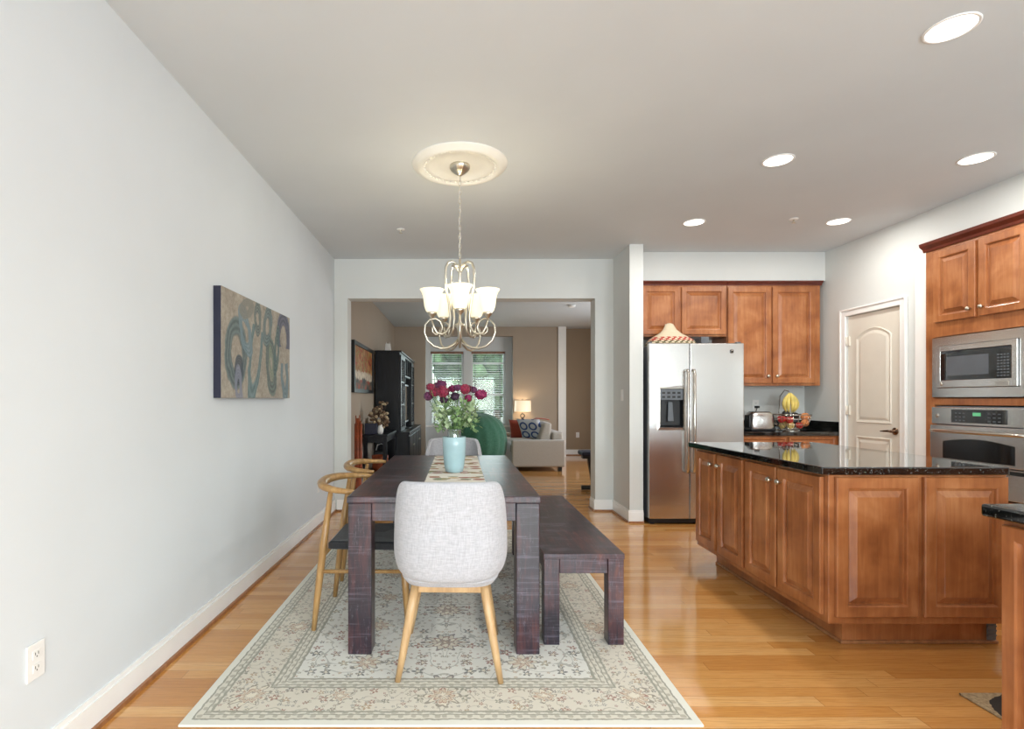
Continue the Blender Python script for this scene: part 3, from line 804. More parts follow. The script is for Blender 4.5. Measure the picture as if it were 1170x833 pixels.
MB().tube([(bx+.012*cos(a*.5), RYF-.0065, bz+.012*sin(a*.5)) for a in range(12)], .0016, 6).build('badge_ring', M['handle'], bd)

# hat and box on the refrigerator
def hatf(u, v):
    a = u*2*pi; r = [.258, .262, .245, .21, .165, .115, .07, .05, .04, .012][min(9, int(v*9+.5))]; h = [0, .015, .045, .08, .108, .135, .175, .21, .235, .245][min(9, int(v*9+.5))]
    return (2.17-.02*(h/.245)+r*cos(a), 5.362+r*.58*sin(a), 1.7575+h+.006*abs(sin(5*a))*(1-v))
o = MB().grid(hatf, 40, 10, True, True).build('straw_hat', M['straw'], label='cream woven straw hat with red patterned band lying on the refrigerator', cat='hat', solid=.004)
MB().box(2.45, 2.53, 5.30, 5.46, 1.7565, 1.86).build('storage_box', M['greypl'], bevel=.006, label='small grey box beside the straw hat on the refrigerator', cat='box')

# --- toaster, its plug, outlet
t = thing('toaster', (3.125, 5.46, .90), 'rounded stainless steel toaster on the corner worktop', 'toaster')
def tf(u, v):
    a = u*2*pi; k = [1.0, 1.02, 1.0, .97, .92, .82, .6][int(v*6+.5)]; h = [.025, .05, .10, .145, .175, .192, .198][int(v*6+.5)]
    ca, sa = cos(a), sin(a); ex = .55
    return (3.125+.125*k*math.copysign(abs(ca)**ex, ca), 5.46+.085*k*math.copysign(abs(sa)**ex, sa), .90+h)
mb = MB().grid(tf, 48, 7, True, True); mb.f.append(tuple(6*48+k for k in range(48))); mb.sm.append(False)
mb.build('housing', M['steel'], t)
MB().box(2.995, 3.255, 5.375, 5.545, .901, .928).build('base', M['blackpl'], t, bevel=.012)
for s in (-1, 1): MB().box(3.125+s*.118-.012, 3.125+s*.118+.012, 5.41, 5.51, .93, 1.065).build('end_cap', M['blackpl'], t, bevel=.01)
MB().box(3.03, 3.22, 5.43, 5.445, 1.097, 1.1).box(3.03, 3.22, 5.475, 5.49, 1.097, 1.1).build('slots', M['blackpl'], t)
MB().box(3.253, 3.268, 5.44, 5.48, 1.0, 1.015).build('lever', M['blackpl'], t, bevel=.003)
plug = pt(865, 465, YB-.03)
MB().tube([(3.13, 5.548, .96), (3.10, 5.62, .93), (3.2, 5.74, .98), (3.25, 5.76, 1.08), (plug.x-.03, 5.77, plug.z-.05), (plug.x-.01, YB-.05, plug.z-.01), (plug.x, YB-.035, plug.z)], .004, 8).box(plug.x-.018, plug.x+.018, YB-.05, YB-.012, plug.z-.012, plug.z+.012).build('power_cord', M['blackpl'], t)
def outlet(loc, normal, label, switch=False, group=None):
    n = Vector(normal); side = n.cross(Vector((0,0,1)))
    t = thing('light_switch' if switch else 'wall_outlet', loc, label, 'light switch' if switch else 'outlet', group)
    def bx(mb, u0, u1, v0, v1, w0, w1):
        L = Vector(loc); ps = []
        for (u, v) in ((u0, v0), (u1, v0), (u1, v1), (u0, v1)): ps.append((u, v))
        f = lambda u, v, w: L+side*u+Vector((0,0,1))*v+n*w
        return mb.hull8([f(u, v, w0) for u, v in ps], [f(u, v, w1) for u, v in ps])
    bx(MB(), -.036, .036, -.058, .058, 0.0005, .006).build('cover_plate', M['plate'], t, bevel=.002)
    if switch: bx(MB(), -.014, .014, -.032, .032, .0062, .010).build('rocker', M['plate'], t, bevel=.002)
    else:
        for s in (-1, 1):
            bx(MB(), -.015, .015, s*.022-.013, s*.022+.013, .0062, .008).build('socket', M['plate'], t, bevel=.003)
            q = MB()
            for k in (-1, 1): bx(q, k*.006-.0012, k*.006+.0012, s*.022-.002, s*.022+.007, .0081, .0086)
            bx(q, -.002, .002, s*.022-.009, s*.022-.005, .0081, .0086); q.build('socket_slots', M['slot'], t)
outlet((plug.x, YB, plug.z+.02), (0, -1, 0), 'white outlet on the kitchen back wall above the toaster')
outlet((XL, 1.69, .388), (1, 0, 0), 'white outlet low on the left wall nearest the camera')
outlet((XL, 5.1, .38), (1, 0, 0), 'small white outlet low on the left wall beside the golden wood chairs')
outlet((1.70, 5.45, 1.27), (-1, 0, 0), 'white light switch on the stub wall left of the refrigerator', True)
p = pt(660, 497, 11.5); outlet((p.x, 11.5, p.z), (0, -1, 0), 'white outlet on the far tan living room wall')

# --- fruit bowl
BX, BY, BZ = 3.445, 5.45, .90
t = thing('fruit_bowl', (BX, BY, BZ), 'silver wire fruit bowl with a banana hook on the corner worktop', 'bowl')
prof = [(.075, .002), (.08, .008), (.06, .016), (.10, .03), (.15, .07), (.178, .13), (.185, .17)]
wr = MB()
for r_, h_ in prof[2:]: wr.tube([(BX+r_*cos(a*pi/20), BY+r_*sin(a*pi/20), BZ+h_) for a in range(40)], .0028 if h_ < .16 else .005, 6, closed=True)
wr.tube([(BX+.08*cos(a*pi/20), BY+.08*sin(a*pi/20), BZ+.004) for a in range(40)], .004, 6, closed=True)
for k in range(22):
    a = 2*pi*k/22; wr.tube([(BX+r_*cos(a), BY+r_*sin(a), BZ+h_+.002) for r_, h_ in prof], .0022, 5)
wr.build('wire_basket', M['handle'], t)
hook = [(BX+.0, BY+.19, BZ+.004), (BX, BY+.20, BZ+.2), (BX, BY+.18, BZ+.36), (BX, BY+.10, BZ+.425), (BX, BY+.03, BZ+.41), (BX, BY+.02, BZ+.385)]
MB().tube(hook, .005, 8).tube([(BX+.06*cos(a*pi/8), BY+.19+.06*sin(a*pi/8)*.5, BZ+.005) for a in range(16)], .0045, 6, closed=True).build('banana_hook', M['handle'], t)
def fruit(name, dx, dy, dz, r, mat, label, cat, sy=1.0, dent=True):
    c = Vector((BX+dx, BY+dy, BZ+dz))
    t = thing(name, (c.x, c.y, c.z-r), label, cat)
    n, mm = 18, 12; prof = []
    for i in range(mm+1):
        a = -pi/2+pi*i/mm; rr = r*cos(a)*(1+.06*sin(a)); h = r*sin(a)*sy-(.18*r*max(0, sin(a)-.75)*4 if dent and sin(a) > .75 else 0)
        prof.append((max(rr, .0004), h))
    MB().lathe(prof, c, n).build('skin', mat, t)
    MB().tube([c+Vector((0, 0, r*sy*.80)), c+Vector((.003, 0, r*sy*1.02)), c+Vector((.008, 0, r*sy*1.2))], [.0022, .0018, .002], 6).build('stem', M['bark'], t)
fruit('apple', -.125, -.05, .125, .040, M['apple'], 'red apple at the left rim of the fruit bowl', 'apple')
fruit('apple', -.062, -.075, .118, .040, M['apple'], 'red apple second from the left in the fruit bowl', 'apple')
fruit('apple', .035, -.085, .062, .034, M['apple'], 'red apple low on the right in the fruit bowl', 'apple')
fruit('avocado', -.035, .02, .165, .040, M['avocado'], 'dark avocado at the upper left of the fruit bowl', 'avocado', 1.15, False)
fruit('avocado', .045, .0, .155, .040, M['avocado'], 'dark avocado in the upper middle of the fruit bowl', 'avocado', .9, False)
fruit('peach', .125, -.04, .145, .043, M['peach'], 'peach at the right rim of the fruit bowl', 'peach', 1.0, False)
fruit('peach', .10, -.075, .085, .036, M['peach'], 'peach under the rim peach on the right of the bowl', 'peach', 1.0, False)
fruit('pear', -.045, -.07, .060, .034, M['pear'], 'golden pear low in the middle of the fruit bowl', 'pear', 1.15)
fruit('pear', -.085, .0, .055, .032, M['pear'], 'golden pear low on the left of the fruit bowl', 'pear', 1.1)
fruit('pear', .0, .075, .09, .036, M['pear'], 'golden pear behind the avocados in the fruit bowl', 'pear', 1.1)
# bananas on the hook
for i, (a, lab) in enumerate(((-1.2, 'leftmost'), (-.55, 'second from left'), (.1, 'third from left'), (.62, 'fourth from left'), (1.3, 'rightmost'))):
    t = thing('banana', (BX+.0, BY+.015, BZ+.385), 'ripe yellow banana hanging over the fruit bowl, %s of the bunch' % lab, 'banana', 'bananas on the hook')
    pts = []; rr = []
    for k in range(9):
        u = k/8; out = sin(pi*min(1, u*.86))*.062; sx_ = sin(a)
        pts.append(Vector((BX+sx_*(.008+out*1.05), BY+.012-cos(a)*(.006+out*.55), BZ+.392-.20*u)))
        rr.append([.006, .011, .017, .019, .0195, .019, .017, .011, .004][k])
    MB().tube(pts, rr, 8).build('peel', M['banana'], t)
    MB().tube([pts[-1], pts[-1]+Vector((0, 0, -.008))], [.0045, .003], 6).build('tip', M['banana_tip'], t)

# --- island
IY0, IY1, IX0, IX1 = 2.57, 3.97, 1.81, 2.68
t = thing('kitchen_island', ((IX0+IX1)/2, (IY0+IY1)/2, 0), 'cherry-toned kitchen island with raised-panel doors under black granite', 'kitchen island')
MB().box(IX0, IX1, IY0, 3.985, .13, .862).build('cabinet_body', M['cherry'], t, bevel=.002)
MB().box(1.93, 2.70, 2.645, 3.93, 0, .13).build('toe_kick', M['cherry'], t)
MB().box(1.918, 2.71, 2.633, 3.93, 0, .018).build('shoe_moulding', M['shoe'], t, bevel=.006)
pl = Plane((IX0, 0, 0), (0, -1, 0), (-1, 0, 0))     # left side, u = -Y
for (ya, yb, kn) in ((2.60, 2.95, 2.915), (2.967, 3.284, 3.00), (3.315, 3.64, 3.60), (3.675, 3.965, 3.705)):
    cab_door(t, pl, -yb, -ya, .165, .845, (-kn, .77), fr=.055)
pl = Plane((0, IY0, 0), (1, 0, 0), (0, -1, 0))
cab_door(t, pl, 1.838, 2.235, .168, .850, None, .058, 'end_panel')
cab_door(t, pl, 2.266, 2.672, .168, .850, None, .058, 'end_panel')
MB().box(2.646, 2.69, 2.628, 2.6325, .025, .115).box(2.646, 2.69, 2.624, 2.628, .045, .052).box(2.646, 2.69, 2.624, 2.628, .068, .075).box(2.646, 2.69, 2.624, 2.628, .091, .098).build('toe_kick_vent', M['greypl'], t)
t = thing('island_worktop', (2.2, 3.25, .863), 'polished black speckled granite worktop on the kitchen island', 'worktop')
MB().prism([(1.752, 2.53), (2.655, 2.53), (2.71, 2.60), (2.71, 4.01), (1.752, 4.01)], .863, .902).build('slab', M['granite'], t, bevel=.006, seg=3)

# --- oven tower in the alcove
TX = 3.805; TY0, TY1 = 3.435, 4.275
t = thing('oven_cabinet', (4.1, 3.86, 0), 'tall cherry-toned cabinet holding the microwave and wall oven', 'cabinet')
mb = MB().box(TX, TX+.60, TY1-.075, TY1, 0, 2.42).box(TX, TX+.60, TY0, TY0+.045, 0, 2.42)
for (a, c_) in ((1.79, 2.42), (1.185, 1.235), (.11, .515)): mb.box(TX, TX+.60, TY0+.045, TY1-.075, a, c_)
mb.box(TX+.03, TX+.60, TY0+.045, TY1-.075, 0, .11).box(TX+.58, TX+.60, TY0+.045, TY1-.075, .515, 1.185).box(TX+.58, TX+.60, TY0+.045, TY1-.075, 1.235, 1.79)
mb.build('cabinet_body', M['cherry'], t)
MB().box(TX, TX+.02, TY0+.045, TY1-.075, 1.722, 1.79).build('top_rail', M['cherry'], t)
pl = Plane((TX, 0, 0), (0, -1, 0), (-1, 0, 0))
cab_door(t, pl, -4.19, -3.85, 1.835, 2.395, (-3.885, 1.90), .055)
cab_door(t, pl, -3.826, -3.49, 1.835, 2.395, (-3.79, 1.90), .055)
cab_door(t, pl, -4.17, -3.50, .14, .49, None, .055, 'drawer_front')
prof = [(0, 2.42), (-.012, 2.42), (-.018, 2.44), (-.045, 2.465), (-.05, 2.488), (0, 2.488)]
MB().prism([(TX+a, z) for a, z in prof], TY0-.0, TY1+.012, 'y').build('crown_moulding', M['cherry_dark'], t)
# microwave with trim kit
MY0, MY1 = 3.44, 4.20
def ring(mb, x0, x1, A, B):      # frame between outer rect A and inner rect B, (y0,y1,z0,z1), x0 = front
    a0, a1, a2, a3 = A; b0, b1, b2, b3 = B
    mb.box(x0, x1, a0, b0, a2, a3).box(x0, x1, b1, a1, a2, a3).box(x0, x1, b0, b1, a2, b2).box(x0, x1, b0, b1, b3, a3); return mb
t = thing('microwave', (TX, 3.83, 1.245), 'built-in stainless steel microwave with a black window above the oven', 'microwave')
ring(MB(), TX-.018, TX-.002, (MY0, MY1, 1.245, 1.713), (3.545, 4.155, 1.315, 1.645)).build('trim_frame', M['steel'], t)
MB().box(TX-.012, TX+.42, 3.55, 4.15, 1.32, 1.64).build('housing', M['greypl'], t)
dm = MB(); ring(dm, TX-.032, TX-.0125, (3.549, 4.151, 1.319, 1.641), (3.585, 4.115, 1.375, 1.60)).build('door', M['steel'], t, bevel=.003)
def archp(y0, y1, z0, z1, rise, x0, x1, n=10):
    p = [(y0, z0), (y1, z0)]
    for i in range(n+1):
        u = i/n; p.append((y1-(y1-y0)*u, z1-rise+rise*sin(pi*u)))
    return MB().prism(p, x0, x1, 'x')
archp(3.586, 4.114, 1.376, 1.598, .02, TX-.030, TX-.014).build('window', M['blackgl'], t)
MB().box(TX-.0315, TX-.0302, 3.74, 4.06, 1.41, 1.555).build('window_mesh', M['greypl'], t)
kb = MB()
for i in range(4):
    for j in range(8): kb.box(TX-.0318, TX-.0303, 3.60+i*.022, 3.615+i*.022, 1.39+j*.021, 1.400+j*.021)
kb.build('keypad', M['greypl'], t)
MB().box(TX-.034, TX-.0323, 3.60, 3.69, 1.328, 1.356).build('open_button', M['handle'], t, bevel=.001)
MB().lathe([(0, 0), (.013, 0), (.013, -.003), (0, -.004)], (TX-.0322, 4.105, 1.348), 16, 'x').build('badge', M['handle'], t)
# wall oven
t = thing('wall_oven', (TX, 3.83, .52), 'built-in stainless steel wall oven with a curved black window', 'oven')
MB().box(TX+.002, TX+.55, 3.50, 4.18, .525, 1.175).build('housing', M['greypl'], t)
MB().box(TX-.022, TX-.002, MY0, MY1, 1.035, 1.168).build('control_panel', M['steel'], t, bevel=.004)
MB().box(TX-.026, TX-.0222, 3.62, 4.03, 1.052, 1.152).build('display', M['blackgl'], t, bevel=.002)
MB().box(TX-.0275, TX-.0262, 3.80, 3.86, 1.105, 1.13).build('clock', M['lcd'], t)
kb = MB()
for i in range(3):
    for j in range(3):
        kb.box(TX-.0272, TX-.0262, 3.66+i*.035, 3.68+i*.035, 1.065+j*.027, 1.073+j*.027).box(TX-.0272, TX-.0262, 3.92+i*.03, 3.937+i*.03, 1.065+j*.027, 1.073+j*.027)
kb.build('keypad', M['greypl'], t)
MB().lathe([(0, 0), (.015, 0), (.015, -.003), (0, -.004)], (TX-.022, 4.15, 1.10), 16, 'x').build('badge', M['handle'], t)
od = MB().box(TX-.035, TX-.002, MY0, MY1, .752, 1.028).build('door', M['steel'], t, bevel=.004)
archp(3.56, 4.085, .775, .935, .03, TX-.039, TX-.0352).build('door_window', M['blackgl'], od)
MB().tube([(TX-.035, 4.15, .985), (TX-.075, 4.145, .985), (TX-.082, 4.10, .985), (TX-.085, 3.83, .985), (TX-.082, 3.53, .985), (TX-.075, 3.48, .985), (TX-.035, 3.475, .985)], [.011, .012, .013, .013, .013, .012, .011], 12).build('door_handle', M['handle'], od)
ld = MB().box(TX-.03, TX-.002, MY0, MY1, .53, .742).build('lower_drawer', M['steel'], t, bevel=.003)
MB().box(TX-.033, TX-.0302, 3.46, 4.05, .708, .736).build('lower_vent', M['blackgl'], ld)
MB().lathe([(0, 0), (.013, 0), (.013, -.003), (0, -.004)], (TX-.0302, 4.15, .715), 16, 'x').build('badge', M['handle'], ld)

# --- foreground peninsula
t = thing('peninsula_cabinet', (2.5, 1.3, 0), 'cherry-toned base cabinet at the right edge of the frame nearest the camera', 'cabinet')
MB().box(1.685, 3.83, 1.02, 1.622, .11, .862).build('cabinet_body', M['cherry'], t, bevel=.002)
MB().box(1.75, 3.83, 1.08, 1.56, 0, .11).build('toe_kick', M['cherry'], t)
pl = Plane((1.685, 0, 0), (0, -1, 0), (-1, 0, 0))
cab_door(t, pl, -1.612, -1.03, .14, .845, None, .045, 'end_panel')
t = thing('peninsula_worktop', (2.5, 1.3, .863), 'black speckled granite worktop corner at the right edge nearest the camera', 'worktop')
MB().box(1.64, 3.835, .98, 1.652, .863, .902).build('slab', M['granite'], t, bevel=.008, seg=3)
MB().box(2.08, 3.0, 1.68, 2.185, .001, .009).build('kitchen_mat', M['mat'], bevel=.003, label='tan and brown patterned kitchen mat on the floor beside the nearest cabinet', cat='mat')
# ================================================================ DINING AREA
RZT = .010                                  # top of the rug
rug_c = (-.066, 1.965+RY, 0)
rg = MB().box(-RX, RX, -RY, RY, .0005, RZT).build('persian_rug', M['rug'], world=False, loc=rug_c, bevel=.003, label='cream and beige floral persian rug under the dining table', cat='rug')

# table
TX0, TX1, TY_0, TY_1, TT = -.533, .392, 2.50, 4.34, .765
t = thing('dining_table', ((TX0+TX1)/2, (TY_0+TY_1)/2, RZT), 'dark distressed wood dining table with thick square legs', 'table')
MB().box(TX0, TX1, TY_0, TY_1, TT-.032, TT).build('tabletop', M['table'], t, bevel=.004)
LG = .112
for (a, b_) in ((TX0+.005, TY_0+.006), (TX1-.005-LG, TY_0+.006), (TX0+.005, TY_1-.006-LG), (TX1-.005-LG, TY_1-.006-LG)):
    MB().box(a, a+LG, b_, b_+LG, RZT, TT-.0325).build('leg', M['table'], t, bevel=.004)
MB().box(TX0+.118, TX1-.118, TY_0+.012, TY_0+.04, TT-.118, TT-.0325).build('apron', M['table'], t, bevel=.002)
MB().box(TX0+.118, TX1-.118, TY_1-.04, TY_1-.012, TT-.118, TT-.0325).build('apron', M['table'], t, bevel=.002)
for xx in (TX0+.012, TX1-.040): MB().box(xx, xx+.028, TY_0+.119, TY_1-.119, TT-.118, TT-.0325).build('apron', M['table'], t, bevel=.002)
# bench
BX0, BX1, BY0, BY1, BT = .42, .823, 2.60, 4.18, .463
t = thing('dining_bench', ((BX0+BX1)/2, (BY0+BY1)/2, RZT), 'dark distressed wood bench along the right side of the table', 'bench')
MB().box(BX0, BX1, BY0, BY1, BT-.027, BT).build('bench_top', M['table'], t, bevel=.003)
L2 = .078
for a in (BX0+.003, BX1-.003-L2):
    for b_ in (BY0+.004, BY1-.004-L2): MB().box(a, a+L2, b_, b_+L2, RZT, BT-.0275).build('leg', M['table'], t, bevel=.003)
for b_ in (BY0+.012, BY1-.037): MB().box(BX0+.083, BX1-.083, b_, b_+.025, BT-.10, BT-.0275).build('apron', M['table'], t, bevel=.002)
for a in (BX0+.010, BX1-.035): MB().box(a, a+.025, BY0+.084, BY1-.084, BT-.10, BT-.0275).build('apron', M['table'], t, bevel=.002)

# upholstered tub chairs (local: facing +y)
def tub_chair(name, loc, rz, label):
    t = thing(name, loc, label, 'chair', None, rz)
    def shell(a, b_, fwd, dz=0.0, k=1.0, r0=.0):
        def f(u, v):
            s = u*2-1; ph = s*1.22*(pi/2)         # beyond 90 deg the arms run forward
            aph = abs(ph)
            if aph <= pi/2:
                x = a*math.copysign(abs(sin(ph))**.70, ph); y = -b_*abs(cos(ph))**.70
            else:
                q = (aph-pi/2)/(.22*pi/2); x = math.copysign(a*(1-.02*q), ph); y = fwd*q
            top = .868-.235*min(1, max(0, (aph-radians(56))/radians(40)))**1.5*1.0-.02*(1 if aph > pi/2 else 0)
            top -= .012*(sin(ph)**2) if aph < pi/2 else .012
            bot = .432+.02*(min(aph, pi/2)/(pi/2))**2
            z = bot+(top-bot)*v
            w = .90+.10*min(1, max(0, v/.22))**.55
            w *= 1-.035*max(0, (z-.60)/.26)
            if v > .9: w *= 1-.02*(v-.9)/.1
            return (x*w*k, y*w*k, z+dz)
        return f
    nu, vs = 41, [0, .06, .14, .25, .4, .6, .8, .94, 1.0]
    A = shell(.262, .285, .10); B = shell(.262-.036, .285-.036, .10)
    g = []; 
    for fn in (A, B):
        for v in vs:
            for i in range(nu):
                p = Vector(fn(i/(nu-1), v)); 
                if fn is B: p.z = min(p.z, p.z)
                g.append(p)
    nv = len(vs); fs = []
    for L in (0, 1):
        o = L*nu*nv
        for j in range(nv-1):
            for i in range(nu-1): fs.append((o+j*nu+i, o+j*nu+i+1, o+(j+1)*nu+i+1, o+(j+1)*nu+i))
    o = nu*nv
    for i in range(nu-1):
        fs.append(((nv-1)*nu+i, (nv-1)*nu+i+1, o+(nv-1)*nu+i+1, o+(nv-1)*nu+i)); fs.append((i, i+1, o+i+1, o+i))
    for j in range(nv-1):
        fs.append((j*nu, (j+1)*nu, o+(j+1)*nu, o+j*nu)); fs.append((j*nu+nu-1, (j+1)*nu+nu-1, o+(j+1)*nu+nu-1, o+j*nu+nu-1))
    MB().add(g, fs, True).build('backrest', M['linen'], t, world=False, sub=2)
    def sq(s, z, hx=.222, y0=-.235, y1=.27):
        out = []
        for k in range(36):
            a = 2*pi*k/36; ca, sa = cos(a), sin(a)
            out.append((hx*s*math.copysign(abs(ca)**.5, ca), (y0+y1)/2+(y1-y0)/2*s*math.copysign(abs(sa)**.5, sa), z))
        return out
    MB().loops([sq(.8, .402), sq(.93, .406), sq(1, .43), sq(1, .475), sq(.95, .495), sq(.80, .503), sq(.4, .506)]).add(sq(.8, .402), [tuple(range(36))], True).build('seat_cushion', M['linen'], t, world=False)
    for sx in (-1, 1):
        for sy in (-1, 1):
            top = Vector((sx*.150, sy*.165+.01, .402)); bot = Vector((sx*.222, sy*.235+.01, 0.0))
            d_ = (bot-top)
            lg = MB().tube([top, top+d_*.3, top+d_*.7, bot], [.020, .0205, .017, .0125], 14)
            for k in range(len(lg.v)): lg.v[k].z = max(lg.v[k].z, 0)
            lg.build('leg', M['oak'], t, world=False)
    fb = MB()
    for sy in (-1, 1): fb.box(-.145, .145, sy*.165+.01-.014, sy*.165+.01+.014, .365, .398)
    for sx in (-1, 1): fb.box(sx*.150-.014, sx*.150+.014, -.135, .155, .367, .397)
    fb.build('seat_frame', M['oak'], t, world=False, bevel=.004)
    return t
tub_chair('upholstered_chair', (-.035, 2.485, RZT), radians(-1.5), 'pale grey upholstered tub chair with its back to the camera at the near table end')
tub_chair('upholstered_chair', (-.045, 4.60, RZT), pi, 'pale grey upholstered tub chair at the far table end behind the flower vase')

# elbow chairs with bent rail (local: facing +x)
def elbow_chair():
    t = thing('elbow_chair', (0, 0, 0), 'x', 'chair', 'bent-rail wood chairs on the left of the table')
    pts = []; rr = []; n = 25
    for i in range(n):
        s = -1+2*i/(n-1); ph = s*(pi/2)*1.0
        x = -.03-.225*abs(cos(ph))**.8; y = .285*math.copysign(abs(sin(ph))**.9, ph)
        pts.append((x, y, .738+.016*cos(ph)+.0)); rr.append(.0155+.012*abs(cos(ph))**1.5)
    rr[0] = rr[-1] = .012
    MB().tube(pts, rr, 12, flat=.9).build('bent_back_rail', M['oakrail'], t, world=False)
    for sy in (-1, 1):
        lg = MB().tube([(-.255, sy*.237, 0), (-.235, sy*.238, .18), (-.205, sy*.236, .44), (-.165, sy*.240, .728)], [.013, .018, .0215, .013], 12)
        for k in range(len(lg.v)): lg.v[k].z = max(lg.v[k].z, 0)
        lg.build('leg', M['oakrail'], t, world=False)
    for sy in (-1, 1):
        lg = MB().tube([(.245, sy*.245, 0), (.232, sy*.24, .2), (.215, sy*.232, .448)], [.013, .019, .0205], 12)
        for k in range(len(lg.v)): lg.v[k].z = max(lg.v[k].z, 0)
        lg.build('leg', M['oakrail'], t, world=False)
    st = MB()
    for sy in (-1, 1): st.tube([(-.215, sy*.237, .31), (.225, sy*.238, .31)], .011, 8)
    st.tube([(-.20, -.218, .40), (-.20, .218, .40)], .012, 8).tube([(.222, -.22, .39), (.222, .22, .39)], .012, 8)
    st.build('stretcher', M['oakrail'], t, world=False)
    def seat(s, z, sag=0):
        P_ = [(-.185, -.205), (.235, -.228), (.235, .228), (-.185, .205)]; out = []
        for k in range(4):
            a, b_ = P_[k], P_[(k+1) % 4]
            for q in range(5):
                u = q/5; out.append(((a[0]+(b_[0]-a[0])*u-.025)*s+.025, (a[1]+(b_[1]-a[1])*u)*s, z))
        return out
    MB().loops([seat(.95, .415), seat(1, .422), seat(1, .452), seat(.95, .460), seat(.6, .452), seat(.25, .445)]).add(seat(.95, .415), [tuple(range(20))]).build('woven_seat', M['cord'], t, world=False)
    return t
c1 = elbow_chair(); c1.location = (-.51, 3.01, RZT); c1['label'] = 'nearer bent-rail golden wood chair with black woven seat beside the left wall'
c2 = copy_tree(c1); c2.location = (-.53, 3.76, RZT); c2['label'] = 'farther bent-rail golden wood chair, its rail just showing past the table edge'

# runner
mb = MB(); n = 40
def rf(u, v): return (-.185+.33*u+.0, 2.47*0+2.56+v*1.74, TT+.0015+.0015*sin(v*40)*0)
top = []
for j in range(n+1):
    v = j/n; y_ = 2.56+1.72*v; top.append(y_)
vs = []; fs = []
for j, y_ in enumerate(top):
    zz = TT+.0012+(.0035*math.exp(-((y_-2.93)/.02)**2))
    for x_ in (-.19, .15): vs += [(x_, y_, zz+.0018)]
    for x_ in (-.19, .15): vs += [(x_, y_, zz)]
for j in range(n):
    a = j*4; b_ = a+4
    fs += [(a, a+1, b_+1, b_), (a+2, b_+2, b_+3, a+3), (a, b_, b_+2, a+2), (a+1, a+3, b_+3, b_+1)]
fs += [(0, 2, 3, 1), (n*4, n*4+1, n*4+3, n*4+2)]
MB().add(vs, fs).build('table_runner', M['runner'], label='cream leaf-print runner along the middle of the dining table', cat='table runner')
# vase
VX, VY, VZ = (519-524)*3.33/600, 3.33, TT+.0035
t = thing('flower_vase', (VX, VY, VZ), 'tall frosted aqua glass vase with clear inner rim on the table runner', 'vase')
MB().lathe([(.045, 0), (.056, .004), (.063, .04), (.070, .10), (.0735, .17), (.0745, .222), (.0725, .224), (.069, .17), (.064, .10), (.055, .03), (.01, .02)], (VX, VY, VZ), 40, capt=False).build('vase_body', M['frost'], t)
MB().lathe([(.035, .03), (.045, .06), (.048, .2), (.044, .235), (.0435, .262), (.049, .272), (.047, .272), (.0415, .262), (.042, .235), (.045, .2), (.042, .06)], (VX, VY, VZ), 32, capb=False, capt=False).build('inner_glass', M['clear'], t)
# roses
rose_px = [(492, 441.5, 4.2, 'r'), (503.5, 440, 6.2, 'p'), (489.5, 452, 5, 'p'), (506, 446.5, 6.6, 'r'), (496.5, 447.5, 5, 'r'), (507, 456.5, 4.4, 'd'), (517, 443.5, 4, 'm'), (523, 442.5, 3.9, 'p'), (520, 452.5, 4.5, 'd'), (531.5, 444, 5.8, 'r'), (541, 445, 3.7, 'p'), (535, 455, 4.2, 'm'), (549, 450, 5.8, 'm')]
names = {'r': 'crimson', 'p': 'plum', 'd': 'dark violet', 'm': 'magenta'}
where = ['at the upper left edge', 'at the top of the left cluster', 'at the far left edge', 'largest, in front of the left cluster', 'tucked inside the left cluster', 'lowest of the left cluster', 'small, left of centre', 'small, at top centre', 'low in the centre', 'large, right of centre', 'small, between the two large right blooms', 'low on the right', 'large, at the far right edge']
def rose(c, R, mat):
    mb = MB(); c = Vector(c)
    mb.ball(c, R*.6, R*.6, R*.66, 12, 8)
    for L, (rr, tilt, np_) in enumerate(((.55, .15, 4), (.78, .45, 5), (.98, .8, 6))):
        for k in range(np_):
            a0 = 2*pi*k/np_+L*.5+random.random()*.5; jr = random.uniform(.82, 1.15); jh = random.uniform(-.18, .16)
            def pf(u, v, a0=a0, rr=rr*jr, tilt=tilt+jh, np_=np_):
                a = a0+(u-.5)*2*pi/np_*1.35
                h = -.85+1.65*v*(1-.30*tilt)-.14*(2*u-1)**2
                r = rr*(sin(min(1, v*1.5+.16)*pi*.5)**.7)*(1-.30*v*v+.25*v**6)
                return c+Vector((r*cos(a), r*sin(a), h*(1-.15*tilt)))*R
            mb.grid(pf, 5, 5, False)
    for q in mb.v: q += Vector([random.uniform(-.07, .07)*R for _ in range(3)])
    return mb
for i, (px, py, r, k) in enumerate(rose_px):
    Yr = 3.33+random.uniform(-.06, .06); c = pt(px, py, Yr); R = r*Yr/600*1.22
    t = thing('rose', (c.x, c.y, c.z-R), '%s rose bloom in the vase bouquet, %s' % (names[k], where[i]), 'rose', 'roses in the aqua vase')
    st = Vector((VX+(c.x-VX)*.12, VY+(c.y-VY)*.12, VZ+.06)); md = (c+st)/2+Vector(((c.x-VX)*.12, 0, .0))
    neck = Vector((VX+max(-.032, min(.032, (c.x-VX)*.3)), VY+(c.y-VY)*.3, VZ+.27))
    MB().tube([st, neck, (neck+c)/2+Vector(((c.x-VX)*.12, 0, 0)), c-Vector((0, 0, R*.5))], [.0025]*4, 6).build('stem', M['stem'], t)
    rose(c, R, None).build('bloom', M['rose_'+k], t)
